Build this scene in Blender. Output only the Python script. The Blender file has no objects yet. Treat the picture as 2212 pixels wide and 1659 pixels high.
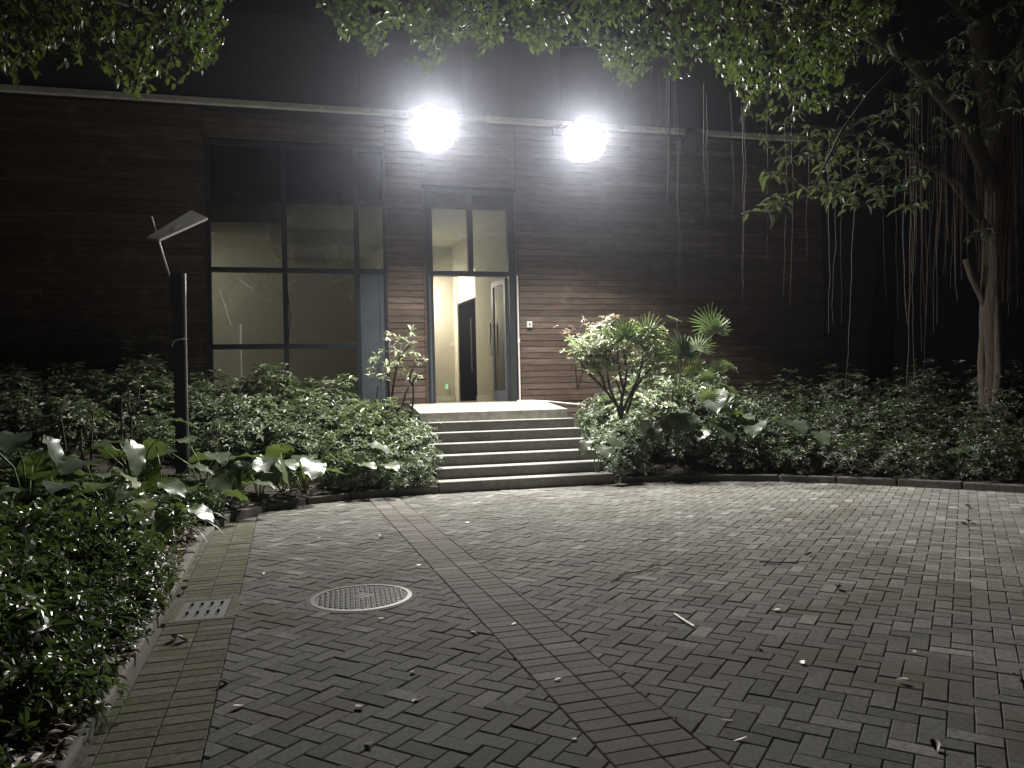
import bpy, math, random
import numpy as np
from mathutils import Matrix, Vector

# ---------------------------------------------------------------- camera, world, exposure
scn = bpy.context.scene
COL = scn.collection
FPX, CX, CY, EYE = 1660.0, 1106.0, 829.5, 1.42       # the photograph read at 2212 x 1659
YAW, PITCH, ROLL = math.radians(14.0), math.radians(0.6), 0.024
fw = np.array([math.sin(YAW)*math.cos(PITCH), math.cos(YAW)*math.cos(PITCH), math.sin(PITCH)])
_r = np.array([math.cos(YAW), -math.sin(YAW), 0.0]); _u = np.cross(_r, fw)
rt = _r*math.cos(ROLL) - _u*math.sin(ROLL); up = _u*math.cos(ROLL) + _r*math.sin(ROLL)
cam_d = bpy.data.cameras.new('camera'); cam = bpy.data.objects.new('camera', cam_d); COL.objects.link(cam)
cam_d.sensor_width = 36.0; cam_d.lens = 36.0*FPX/2212.0; cam_d.clip_start = 0.05; cam_d.clip_end = 900
M = Matrix.Identity(4)
for i in range(3):
    M[i][0], M[i][1], M[i][2] = rt[i], up[i], -fw[i]
M[2][3] = EYE
cam.matrix_world = M
scn.camera = cam
w = bpy.data.worlds.new('World'); scn.world = w; w.use_nodes = True
w.node_tree.nodes['Background'].inputs[0].default_value = (0.75, 0.78, 0.9, 1)
w.node_tree.nodes['Background'].inputs[1].default_value = 0.0016
scn.view_settings.view_transform = 'Standard'; scn.view_settings.look = 'None'
scn.view_settings.exposure = 0.0; scn.view_settings.gamma = 1.0
scn.cycles.use_denoising = True
scn.cycles.sample_clamp_indirect = 4.0
scn.cycles.max_bounces = 4; scn.cycles.transparent_max_bounces = 8
scn.cycles.volume_bounces = 0
LAMP = 1300.0            # radiance of the two flood lamps
HAZE = 0.0015

CAMP = np.array([0, 0, EYE])
def ray(x, y): return fw + rt*(x-CX)/FPX + up*(CY-y)/FPX
def at(x, y, d): return CAMP + ray(x, y)*d                      # point at a forward distance
def ground(x, y, z=0.0):
    d = ray(x, y); return CAMP + d*((z-EYE)/d[2])
def on_y(x, y, Y):
    d = ray(x, y); return CAMP + d*(Y/d[1])
def proj(p):
    v = np.asarray(p, float)-CAMP; z = v@fw
    return (CX+FPX*(v@rt)/z, CY-FPX*(v@up)/z, z)
rng = np.random.default_rng(7); random.seed(7)

# ---------------------------------------------------------------- helpers
def tag(o, label=None, cat=None, group=None, kind=None):
    if label: o['label'] = label
    if cat: o['category'] = cat
    if group: o['group'] = group
    if kind: o['kind'] = kind
    return o
def empty(name, loc=(0, 0, 0)):
    o = bpy.data.objects.new(name, None); COL.objects.link(o); o.location = loc; o.empty_display_size = .2
    return o
def link(name, me, parent=None, loc=None):
    """mesh data stays in world coordinates; the parent's offset is cancelled"""
    o = bpy.data.objects.new(name, me); COL.objects.link(o)
    if parent is not None:
        o.parent = parent
        if parent.type == 'EMPTY':
            o.matrix_parent_inverse = Matrix.Translation(-Vector(parent.location))
    if loc is not None: o.location = loc
    return o
class MB:
    def __init__(s): s.v = []; s.f = []; s.r = []
    def add(s, vs, fs, rnd=None):
        n = len(s.v); s.v += [tuple(map(float, p)) for p in vs]; s.f += [tuple(i+n for i in f) for f in fs]
        s.r += [rnd if rnd is not None else 0.0]*len(fs); return s
    def box(s, x0, x1, y0, y1, z0, z1, rnd=None):
        return s.add([(x0,y0,z0),(x1,y0,z0),(x1,y1,z0),(x0,y1,z0),(x0,y0,z1),(x1,y0,z1),(x1,y1,z1),(x0,y1,z1)],
                     [(3,2,1,0),(4,5,6,7),(0,1,5,4),(1,2,6,5),(2,3,7,6),(3,0,4,7)], rnd)
    def hexa(s, b, t, rnd=None):      # bottom quad, top quad (both ccw from above)
        return s.add(list(b)+list(t), [(3,2,1,0),(4,5,6,7),(0,1,5,4),(1,2,6,5),(2,3,7,6),(3,0,4,7)], rnd)
    def tube(s, pts, radii, n=6, cap=True, rnd=None):
        pts = [np.asarray(p, float) for p in pts]; k = len(pts)
        if np.isscalar(radii): radii = [radii]*k
        rings = []; ref = None
        for i, p in enumerate(pts):
            t = pts[min(i+1, k-1)]-pts[max(i-1, 0)]; t = t/(np.linalg.norm(t)+1e-9)
            if ref is None: ref = np.array([1., 0, 0]) if abs(t[0]) < .8 else np.array([0, 1., 0])
            a = np.cross(t, ref); a /= np.linalg.norm(a)+1e-9; b = np.cross(t, a); ref = np.cross(a, t)
            rings.append([p+radii[i]*(a*math.cos(q)+b*math.sin(q)) for q in np.linspace(0, 2*math.pi, n, endpoint=False)])
        vs = [q for r_ in rings for q in r_]; fs = []
        for i in range(k-1):
            for j in range(n):
                fs.append((i*n+j, i*n+(j+1) % n, (i+1)*n+(j+1) % n, (i+1)*n+j))
        if cap: fs += [tuple(range(n-1, -1, -1)), tuple(range((k-1)*n, k*n))]
        return s.add(vs, fs, rnd)
    def prism(s, poly, z0, z1, c=0.0, rnd=None, tilt=(0, 0)):
        """convex ccw polygon extruded, top edge chamfered by c"""
        n = len(poly); cx = sum(p[0] for p in poly)/n; cy = sum(p[1] for p in poly)/n
        zt = lambda p: z1+tilt[0]*(p[0]-cx)+tilt[1]*(p[1]-cy)
        ring0 = [(p[0], p[1], z0) for p in poly]; ring1 = [(p[0], p[1], zt(p)-c) for p in poly]
        vs = ring0+ring1; fs = [(i, (i+1) % n, n+(i+1) % n, n+i) for i in range(n)]
        if c > 0:
            ins = inset(poly, c)
            if ins is None or len(ins) != n: ins = [((p[0]*.9+cx*.1), (p[1]*.9+cy*.1)) for p in poly]
            vs += [(p[0], p[1], zt(p)) for p in ins]
            fs += [(n+i, n+(i+1) % n, 2*n+(i+1) % n, 2*n+i) for i in range(n)]; fs.append(tuple(range(2*n, 3*n)))
        else: fs.append(tuple(range(n, 2*n)))
        return s.add(vs, fs, rnd)
    def mesh(s, name, m, smooth=False):
        assert not s.f or max(max(f) for f in s.f) < len(s.v), name
        me = bpy.data.meshes.new(name); me.from_pydata(s.v, [], s.f)
        if m is not None: me.materials.append(m)
        a = me.attributes.new('rnd', 'FLOAT', 'FACE'); a.data.foreach_set('value', np.array(s.r, dtype=np.float32))
        if smooth: me.polygons.foreach_set('use_smooth', [True]*len(me.polygons))
        return me
    def build(s, name, m, parent=None, smooth=False, bevel=0.0):
        o = link(name, s.mesh(name, m, smooth), parent)
        if bevel:
            b = o.modifiers.new('bevel', 'BEVEL'); b.width = bevel; b.segments = 2; b.limit_method = 'ANGLE'
        return o
def area(poly): return .5*sum(poly[i][0]*poly[(i+1) % len(poly)][1]-poly[(i+1) % len(poly)][0]*poly[i][1] for i in range(len(poly)))
def clip(poly, a, b, c):            # keep a x + b y + c >= 0
    out = []
    for i in range(len(poly)):
        p, q = poly[i], poly[(i+1) % len(poly)]; dp = a*p[0]+b*p[1]+c; dq = a*q[0]+b*q[1]+c
        if dp >= 0: out.append(p)
        if (dp >= 0) != (dq >= 0):
            t = dp/(dp-dq); out.append((p[0]+(q[0]-p[0])*t, p[1]+(q[1]-p[1])*t))
    return out
def inset(poly, g):
    P = poly
    for i in range(len(poly)):
        p, q = poly[i], poly[(i+1) % len(poly)]; ex, ey = q[0]-p[0], q[1]-p[1]; l = math.hypot(ex, ey)
        if l < 1e-5: continue
        nx, ny = -ey/l, ex/l
        P = clip(P, nx, ny, -(nx*p[0]+ny*p[1])-g)
        if len(P) < 3: return None
    return P if len(P) == len(poly) or True else None
def clean(poly):
    out = []
    for p in poly:
        if not out or math.hypot(p[0]-out[-1][0], p[1]-out[-1][1]) > .004: out.append(p)
    if len(out) > 1 and math.hypot(out[0][0]-out[-1][0], out[0][1]-out[-1][1]) <= .004: out.pop()
    return out
ORD = ['first','second','third','fourth','fifth','sixth','seventh','eighth','ninth','tenth','eleventh','twelfth','thirteenth',
       'fourteenth','fifteenth','sixteenth','seventeenth','eighteenth','nineteenth','twentieth'] 
def ordw(i):
    if i < 20: return ORD[i]
    t = {2:'twenty',3:'thirty',4:'forty',5:'fifty',6:'sixty',7:'seventy',8:'eighty',9:'ninety'}[(i+1)//10]; k = (i+1) % 10
    return t+'-'+ORD[k-1] if k else t[:-1]+'ieth'

# ---------------------------------------------------------------- materials
def nmat(name):
    m = bpy.data.materials.new(name); m.use_nodes = True; nt = m.node_tree
    return m, nt, nt.nodes['Principled BSDF'], nt.nodes.new, nt.links.new
def rnd_socket(nt):
    a = nt.nodes.new('ShaderNodeAttribute'); a.attribute_name = 'rnd'
    oi = nt.nodes.new('ShaderNodeObjectInfo')
    ad = nt.nodes.new('ShaderNodeMath'); ad.operation = 'ADD'; fr = nt.nodes.new('ShaderNodeMath'); fr.operation = 'FRACT'
    nt.links.new(a.outputs['Fac'], ad.inputs[0]); nt.links.new(oi.outputs['Random'], ad.inputs[1]); nt.links.new(ad.outputs[0], fr.inputs[0])
    return fr.outputs[0]
def ramp(nt, fac, stops):
    r = nt.nodes.new('ShaderNodeValToRGB'); e = r.color_ramp.elements
    while len(e) < len(stops): e.new(.5)
    for i, (p, c) in enumerate(stops): e[i].position = p; e[i].color = (*c, 1)
    nt.links.new(fac, r.inputs[0]); return r.outputs[0]
def mixc(nt, mode, fac, a, b):
    x = nt.nodes.new('ShaderNodeMix'); x.data_type = 'RGBA'; x.blend_type = mode
    for sock, v in ((x.inputs[0], fac), (x.inputs[6], a), (x.inputs[7], b)):
        if hasattr(v, 'is_linked'): nt.links.new(v, sock)
        elif isinstance(v, tuple): sock.default_value = (*v, 1)
        else: sock.default_value = v
    return x.outputs[2]
def noise(nt, scale, detail=4, rough=.6, vec=None, stretch=None):
    n = nt.nodes.new('ShaderNodeTexNoise'); n.inputs['Scale'].default_value = scale; n.inputs['Detail'].default_value = detail
    n.inputs['Roughness'].default_value = rough
    g = nt.nodes.new('ShaderNodeNewGeometry'); src = g.outputs['Position']
    if stretch:
        mp = nt.nodes.new('ShaderNodeMapping'); mp.inputs['Scale'].default_value = stretch; nt.links.new(src, mp.inputs['Vector']); src = mp.outputs[0]
    nt.links.new(src, n.inputs['Vector']); return n.outputs['Fac']
def bump(nt, bsdf, h, strength, dist):
    b = nt.nodes.new('ShaderNodeBump'); b.inputs['Strength'].default_value = strength; b.inputs['Distance'].default_value = dist
    nt.links.new(h, b.inputs['Height']); nt.links.new(b.outputs[0], bsdf.inputs['Normal'])
def surf(name, stops, rough=.6, nscale=30, nstr=.5, bstr=.3, bdist=.003, metal=0.0, spec=.5, stretch=None, stain=None, rvar=0.0):
    """stops: colour ramp over the per-piece random value; noise mottles it"""
    m, nt, b, N, L = nmat(name)
    base = ramp(nt, rnd_socket(nt), stops)
    n1 = noise(nt, nscale, 6, .65, stretch=stretch)
    mott = ramp(nt, n1, [(.28, (1-nstr,)*3), (.72, (1+nstr*.6,)*3)])
    c = mixc(nt, 'MULTIPLY', 1.0, base, mott)
    if stain:
        n2 = noise(nt, stain[0], 3, .55); f = ramp(nt, n2, [(stain[1], (0, 0, 0)), (stain[2], (1, 1, 1))])
        c = mixc(nt, 'MIX', f, c, stain[3])
    L(c, b.inputs['Base Color'])
    b.inputs['Diffuse Roughness'].default_value = .9
    b.inputs['Metallic'].default_value = metal; b.inputs['Specular IOR Level'].default_value = spec
    if rvar:
        rr = nt.nodes.new('ShaderNodeMapRange'); rr.inputs['To Min'].default_value = max(.05, rough-rvar); rr.inputs['To Max'].default_value = min(1, rough+rvar)
        L(n1, rr.inputs['Value']); L(rr.outputs[0], b.inputs['Roughness'])
    else: b.inputs['Roughness'].default_value = rough
    bump(nt, b, n1, bstr, bdist)
    return m
def leafmat(name, stops, rough=.35, transl=.35, tcol=(.16, .26, .03), spec=.5):
    m, nt, b, N, L = nmat(name)
    c = ramp(nt, rnd_socket(nt), stops)
    n1 = noise(nt, 60, 2); mott = ramp(nt, n1, [(.3, (.75,)*3), (.7, (1.2,)*3)])
    c = mixc(nt, 'MULTIPLY', 1.0, c, mott); L(c, b.inputs['Base Color'])
    b.inputs['Roughness'].default_value = rough; b.inputs['Specular IOR Level'].default_value = spec
    t = N('ShaderNodeBsdfTranslucent'); L(mixc(nt, 'MIX', .5, c, tcol), t.inputs['Color'])
    mx = N('ShaderNodeMixShader'); mx.inputs[0].default_value = transl
    L(b.outputs[0], mx.inputs[1]); L(t.outputs[0], mx.inputs[2]); L(mx.outputs[0], nt.nodes['Material Output'].inputs['Surface'])
    bump(nt, b, noise(nt, 25, 3), .25, .004)
    return m
def emis(name, col, s):
    m, nt, b, N, L = nmat(name); b.inputs['Base Color'].default_value = (*col, 1)
    b.inputs['Emission Color'].default_value = (*col, 1); b.inputs['Emission Strength'].default_value = s; return m
def glass(name, tint=(.9, .93, .92), refl=1.0):
    m, nt, b, N, L = nmat(name); nt.nodes.remove(b)
    t = N('ShaderNodeBsdfTransparent'); t.inputs[0].default_value = (*tint, 1)
    g = N('ShaderNodeBsdfGlossy'); g.inputs['Roughness'].default_value = .02; g.inputs[0].default_value = (refl, refl, refl, 1)
    f = N('ShaderNodeFresnel'); f.inputs[0].default_value = 2.5
    mx = N('ShaderNodeMixShader'); L(f.outputs[0], mx.inputs[0]); L(t.outputs[0], mx.inputs[1]); L(g.outputs[0], mx.inputs[2])
    L(mx.outputs[0], nt.nodes['Material Output'].inputs['Surface']); return m
K = {}
K['paver'] = surf('paver_grey', [(0, (.190,.185,.171)), (.2, (.225,.219,.204)), (.45, (.255,.250,.234)), (.7, (.272,.264,.246)), (.92, (.305,.298,.280)), (1, (.42,.412,.39))], .8, 38, .46, .6, .002, rvar=.1, spec=.05,
                  stain=(1.3, .50, .72, (.165, .150, .126)))
K['paver_red'] = surf('paver_reddish', [(0, (.225,.208,.195)), (.5, (.268,.248,.234)), (.92, (.305,.284,.268)), (1, (.42,.40,.38))], .8, 34, .40, .6, .002, rvar=.1, spec=.05, stain=(1.3, .50, .72, (.19, .175, .162)))
K['paver_moss'] = surf('paver_mossy', [(0, (.170,.166,.131)), (.6, (.219,.213,.171)), (1, (.270,.259,.215))], .8, 30, .45, .5, .002, spec=.05, stain=(3.5, .5, .72, (.15, .165, .07)))
K['sand'] = surf('joint_sand', [(0, (.12,.113,.10)), (1, (.12,.113,.10))], .95, 60, .4)
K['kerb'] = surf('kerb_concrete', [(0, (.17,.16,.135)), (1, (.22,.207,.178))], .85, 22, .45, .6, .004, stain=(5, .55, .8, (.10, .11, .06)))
K['kerb_shaded'] = surf('shaded_kerb_stone', [(0, (.085,.08,.07)), (1, (.12,.112,.098))], .8, 18, .5, .6, .004, stain=(4, .5, .8, (.05, .05, .035)))  # kerb stone darkened, plant shade on these kerbs put into the colour
K['step'] = surf('lit_step_stone', [(0, (.27,.263,.245)), (1, (.32,.312,.292))], .6, 14, .35, .35, .002, stain=(2.2, .55, .85, (.17, .165, .15)))  # lit copy of the step stone, lamplight on treads put into colour
K['riser_shaded'] = surf('shaded_step_stone', [(0, (.13,.127,.115)), (1, (.16,.155,.14))], .7, 12, .35, .3, .002, stain=(2.2, .5, .85, (.09, .085, .075)))  # shaded copy of the step stone, shade on risers put into colour
K['landing'] = surf('landing_stone', [(0, (.357,.340,.306)), (1, (.425,.408,.365))], .5, 7, .45, .2, .002)
K['soil'] = surf('soil', [(0, (.035,.026,.018)), (1, (.035,.026,.018))], .95, 9, .7, 1.0, .03)
K['plank'] = surf('plank_wood', [(0, (.095,.062,.045)), (.5, (.128,.085,.064)), (.85, (.155,.109,.084)), (1, (.191,.140,.111))], .62, 9, .6, .45, .004, stretch=(.35, 1, 3.2), stain=(2.6, .58, .85, (.24, .175, .13)))
K['parapet'] = surf('dark_parapet_panel', [(0, (.055,.055,.058)), (1, (.065,.065,.068))], .7, 5, .25, .1, .001)
K['wallcore'] = surf('wall_core', [(0, (.03,.022,.018)), (1, (.03,.022,.018))], .9, 10, .3)
K['frame'] = surf('dark_metal_frame', [(0, (.028,.032,.038)), (1, (.034,.038,.045))], .42, 20, .2, .1, .001, metal=.0)
K['panel'] = surf('blue_grey_metal_panel', [(0, (.085,.10,.12)), (1, (.10,.115,.135))], .45, 6, .22, .1, .001)
K['trim'] = surf('pale_ledge', [(0, (.62,.60,.57)), (1, (.66,.64,.60))], .6, 6, .25)
K['duct'] = surf('white_plastic', [(0, (.80,.79,.76)), (1, (.82,.81,.78))], .4, 20, .06)
K['beige'] = surf('beige_plaster', [(0, (.62,.585,.485)), (1, (.62,.585,.485))], .8, 4, .06, .1)
K['cream'] = surf('cream_ceiling', [(0, (.66,.64,.56)), (1, (.66,.64,.56))], .85, 4, .05, .05)
K['white'] = surf('white_skirting', [(0, (.78,.76,.70)), (1, (.78,.76,.70))], .4, 6, .05)
K['tile'] = surf('interior_floor_tile', [(0, (.40,.37,.29)), (1, (.44,.41,.33))], .18, 5, .1)
K['blackdoor'] = surf('near_black_door', [(0, (.003,.003,.005)), (1, (.0035,.0035,.0055))], .95, 12, .2, spec=.05)
K['steel'] = surf('brushed_steel', [(0, (.45,.45,.46)), (1, (.45,.45,.46))], .32, 30, .15, metal=1.0)
K['iron'] = surf('cast_iron', [(0, (.11,.105,.095)), (1, (.11,.105,.095))], .38, 45, .4, .5, .002, metal=.75, stain=(7, .55, .75, (.10, .085, .065)))
K['plate'] = surf('dull_iron_plate', [(0, (.03,.029,.026)), (1, (.03,.029,.026))], .8, 40, .4, .4, .002)
K['stud'] = surf('polished_studs', [(0, (.11,.107,.10)), (1, (.11,.107,.10))], .36, 60, .3, metal=.9)
K['plate2'] = surf('grey_iron_grate', [(0, (.085,.083,.078)), (1, (.085,.083,.078))], .7, 40, .4, .4, .002)
K['ring'] = surf('worn_iron_ring', [(0, (.09,.088,.082)), (1, (.09,.088,.082))], .6, 30, .3, metal=.6)
K['black'] = surf('black_void', [(0, (.004,.004,.004)), (1, (.004,.004,.004))], .9, 10, .1)
K['post'] = surf('black_painted_post', [(0, (.018,.018,.02)), (1, (.018,.018,.02))], .5, 20, .3)
K['greymetal'] = surf('grey_painted_metal', [(0, (.30,.30,.32)), (1, (.30,.30,.32))], .5, 20, .15)
K['solar'] = surf('pale_panel_back', [(0, (.33,.325,.305)), (1, (.33,.325,.305))], .6, 8, .1)
K['bark'] = surf('bark', [(0, (.075,.054,.039)), (1, (.105,.077,.057))], .9, 16, .6, 1.0, .012, stretch=(1.6, 1.6, .35))
K['twig'] = surf('dark_twig', [(0, (.045,.036,.028)), (1, (.065,.052,.04))], .85, 50, .4, .6, .003)
K['root'] = surf('aerial_root', [(0, (.053,.032,.022)), (.6, (.090,.060,.043)), (1, (.165,.128,.098))], .85, 40, .4, .4, .002)
K['housing'] = surf('lamp_housing', [(0, (.05,.05,.052)), (1, (.05,.05,.052))], .5, 20, .15)
K['lens_off'] = surf('unlit_lens', [(0, (.07,.07,.07)), (1, (.07,.07,.07))], .4, 10, .05)
K['lens'] = emis('lit_lens', (1.0, .97, .90), LAMP)
K['roomlamp'] = emis('room_lamp', (1.0, .95, .82), 160.0)
K['fill_lamp'] = emis('hidden_fill_lamp', (1.0, .96, .86), 34.0)
K['transomlit'] = emis('lit_fanlight', (1.0, .93, .74), 1.5)
K['exitsign'] = emis('green_exit_light', (.4, 1.0, .55), .5)
K['glass'] = glass('window_glass', refl=.9)
K['petiole'] = leafmat('petiole_green', [(0, (.09,.13,.045)), (1, (.12,.17,.06))], .4, .1)
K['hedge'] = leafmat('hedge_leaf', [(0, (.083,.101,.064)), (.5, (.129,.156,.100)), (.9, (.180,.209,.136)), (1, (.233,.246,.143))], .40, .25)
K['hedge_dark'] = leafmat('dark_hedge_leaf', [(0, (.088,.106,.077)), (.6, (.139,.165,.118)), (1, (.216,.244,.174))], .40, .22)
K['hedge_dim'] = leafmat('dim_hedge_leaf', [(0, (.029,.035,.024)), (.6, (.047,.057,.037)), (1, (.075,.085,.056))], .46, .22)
K['pale'] = leafmat('pale_shrub_leaf', [(0, (.20,.225,.15)), (.5, (.28,.305,.21)), (1, (.40,.41,.30))], .34, .25)
K['young'] = leafmat('young_reddish_leaf', [(0, (.22,.18,.14)), (1, (.33,.29,.23))], .4, .35, (.3, .2, .1))
K['ear'] = leafmat('elephant_ear_leaf', [(0, (.052,.068,.044)), (.6, (.065,.084,.052)), (.86, (.082,.106,.057)), (.95, (.133,.171,.051)), (1, (.145,.177,.052))], .36, .24, (.18, .27, .03), .7)
K['cover'] = leafmat('ground_cover_leaf', [(0, (.031,.042,.026)), (.6, (.052,.067,.042)), (.94, (.075,.096,.059)), (1, (.216,.249,.098))], .30, .2)
K['palm'] = leafmat('fan_palm_leaf', [(0, (.101,.137,.081)), (.6, (.131,.171,.099)), (1, (.185,.225,.089))], .33, .25)
K['canopy'] = leafmat('banyan_leaf', [(0, (.030,.045,.018)), (.5, (.048,.067,.026)), (.9, (.065,.088,.035)), (1, (.115,.134,.051))], .45, .40, (.12, .17, .018))
K['rubber'] = leafmat('large_glossy_leaf', [(0, (.055,.075,.042)), (.7, (.08,.105,.055)), (1, (.13,.155,.06))], .30, .2, (.12, .16, .03))
K['litter'] = leafmat('dry_leaf', [(0, (.05,.038,.026)), (.5, (.10,.074,.052)), (.85, (.17,.13,.09)), (1, (.42,.38,.31))], .5, .1, (.2, .1, .04))
K['litter_dark'] = leafmat('dark_dry_leaf', [(0, (.028,.02,.014)), (1, (.05,.036,.024))], .55, .05, (.1, .05, .02))
K['litter_pale'] = leafmat('pale_dry_leaf', [(0, (.38,.35,.28)), (1, (.55,.52,.44))], .45, .1, (.3, .25, .15))

# ---------------------------------------------------------------- the courtyard outline and the ground
PLAZA = [(-.90,-3.5),(-.93,0.5),(-.955,3.4),(-1.02,5.2),(-1.09,6.6),(-1.16,8.0),(-1.14,8.9),(-1.0,9.55),(-.62,10.15),(-.1,10.57),(.5,10.8),(1.0,10.88),
         (1.62,10.9),(4.36,10.9),(5.1,10.78),(5.9,10.45),(6.67,10.02),(7.35,9.35),(7.95,8.6),(8.55,7.75),(9.3,6.4),(9.9,5.0),(10.3,3.3),(10.5,1.0),(10.5,-3.5)]
PL = np.array(PLAZA)
def plaza_dist(x, y):
    """signed distance to the outline, positive outside (in the beds)"""
    P = np.stack([np.ravel(x), np.ravel(y)], 1).astype(float); A = PL; B = np.roll(PL, -1, 0)
    d = np.full(len(P), 1e9); ins = np.zeros(len(P), bool)
    for a, b in zip(A, B):
        e = b-a; t = np.clip(((P-a)@e)/(e@e), 0, 1); q = a+t[:, None]*e
        d = np.minimum(d, np.hypot(*(P-q).T))
        c = (a[1] > P[:, 1]) != (b[1] > P[:, 1])
        xi = (b[0]-a[0])*(P[:, 1]-a[1])/(b[1]-a[1]+1e-12)+a[0]
        ins ^= c & (P[:, 0] < xi)
    return np.where(ins, -d, d)
def bed_z(x, y):
    x = np.asarray(x, float); y = np.asarray(y, float)
    d = plaza_dist(x, y).reshape(np.shape(np.atleast_1d(x)))
    s = np.clip((y-7.5)/3.5, 0, 1); s = s*s*(3-2*s); k = .06+.19*s
    z = .055+k*np.clip(d-.1, 0, 3.6)+.02*np.sin(x*3.1+y*1.7)*np.clip(d-.2, 0, 1)
    z = np.where(d < .04, -.06, z)
    return z
def bz(x, y): return float(np.ravel(bed_z(np.array([x]), np.array([y])))[0])
gmb = MB(); gmb.add([(-300,-300,-.12),(300,-300,-.12),(300,300,-.12),(-300,300,-.12)], [(0,1,2,3)])
tag(gmb.build('ground', K['soil']), kind='structure')
gx = np.arange(-16, 20.01, .12); gy = np.arange(-3.6, 14.65, .12)
X, Y = np.meshgrid(gx, gy); Z = bed_z(X.ravel(), Y.ravel()).reshape(X.shape)
nx = len(gx); V = np.stack([X.ravel(), Y.ravel(), Z.ravel()], 1)
idx = np.arange(len(V)).reshape(X.shape)
Fq = np.stack([idx[:-1,:-1], idx[:-1,1:], idx[1:,1:], idx[1:,:-1]], -1).reshape(-1, 4)
keep = (Z.ravel()[Fq] > -.05).any(1)
me = bpy.data.meshes.new('planting_bed'); me.from_pydata(V.tolist(), [], Fq[keep].tolist()); me.materials.append(K['soil'])
me.polygons.foreach_set('use_smooth', [True]*len(me.polygons))
tag(link('planting_bed', me), kind='structure')

# paving: a bed of sand that carries the bricks
sand = MB(); sand.add([(x, y, -.02) for x, y in PLAZA], [tuple(range(len(PLAZA)))[::1]])
paving = tag(sand.build('courtyard_paving', K['sand']), kind='structure')
bandc = lambda y: 1.25-.0545*(y-2.74)                 # centre line of the reddish band
gut = lambda y: -.50-.044*(y-3.6)                     # right edge of the gutter strip
bl = math.hypot(1, .0545); gl = math.hypot(1, .044)
BW, GW = .203, .205
# half planes (a x + b y + c >= 0)
def hp_band(side, off):    # side +1: right of the band
    return (side*1/bl, side*.0545/bl, side*(-1.25-.0545*2.74)/bl-off)
def hp_gut(off): return (1/gl, .044/gl, (.50-.044*3.6)/gl-off)
GAP = .0021
bricks = []       # (polygon, full?, centre, angle)
c45 = math.cos(math.radians(45.5)); s45 = math.sin(math.radians(45.5)); U = .1003
def rotp(u, v): return (u*c45-v*s45, u*s45+v*c45)
N0 = 150
for i in range(-60, 160):
    for j in range(-90, 160):
        m4 = (i+j) % 4
        if m4 == 0: q = [(i, j), (i+2, j), (i+2, j+1), (i, j+1)]
        elif m4 == 2: q = [(i, j), (i+1, j), (i+1, j+2), (i, j+2)]
        else: continue
        poly = [rotp(a*U, b*U) for a, b in q]
        cx = sum(p[0] for p in poly)/4; cy = sum(p[1] for p in poly)/4
        if cy < .8 or cy > 11.2 or cx < -1.4 or cx > 10.6: continue
        bricks.append((poly, cx, cy, m4))
cc = np.array([(b[1], b[2]) for b in bricks]); dd = plaza_dist(cc[:, 0], cc[:, 1])
pieces = []
for (poly, cx, cy, m4), d in zip(bricks, dd):
    if d > .12: continue
    side = 1 if cx > bandc(cy) else -1
    done = False
    for side in (1, -1):
        p = clip(poly, *hp_band(side, BW+.001))
        if len(p) < 3: continue
        if side < 0: p = clip(p, *hp_gut(.001))
        if len(p) < 3: continue
        full = abs(area(p)-2*U*U) < 3e-6
        if full: pieces.append((poly, True, cx, cy, m4))
        else:
            p = clean(p)
            if len(p) >= 3 and area(p) > .0004:
                mx = sum(a for a, b in p)/len(p); my = sum(b for a, b in p)/len(p)
                pieces.append((p, False, mx, my, m4))
def in_frame(p, pad=0):
    x, y, z = proj((p[0], p[1], 0)); return z > .3 and -pad < x < 2212+pad and y < 1659+pad
MAN = (.25, 5.52); DRAIN = (-.795, 5.57)
pieces = [p for p in pieces if not (math.hypot(p[2]-MAN[0], p[3]-MAN[1]) < .30)]
vis = sorted([p for p in pieces if in_frame((p[2], p[3]), 30)], key=lambda p: p[2]**2+p[3]**2)
near = set(id(p) for p in vis[:300])
full_mb = MB(); full_mb.prism(inset([(-.1003,-.05015),(.1003,-.05015),(.1003,.05015),(-.1003,.05015)], GAP), -.03, 0, .0035)
full_me = full_mb.mesh('paving_brick', K['paver'])
rest = MB()
for p in pieces:
    poly, full, cx, cy, m4 = p
    zj = float(rng.normal(0, .0018)); tl = rng.normal(0, .010, 2)
    if id(p) in near:
        if full:
            o = link('paving_brick', full_me, paving, (cx, cy, zj))
            o.rotation_euler = (tl[1], -tl[0], math.radians(45.5+(0 if m4 == 0 else 90)+rng.normal(0, .35)))
        else:
            q = inset(poly, GAP)
            if q is None or len(q) < 3: continue
            MB().prism(q, -.03, zj, .0035, rnd=float(rng.random())).build('paving_brick', K['paver'], paving)
    else:
        q = inset(poly, GAP+.0004)
        if q is None or len(q) < 3 or area(q) < 2e-4: continue
        rest.prism(q, -.03, zj, .0035, rnd=float(rng.random()), tilt=tl)
tag(rest.build('paving_bricks', K['paver'], paving), kind='stuff')
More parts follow.
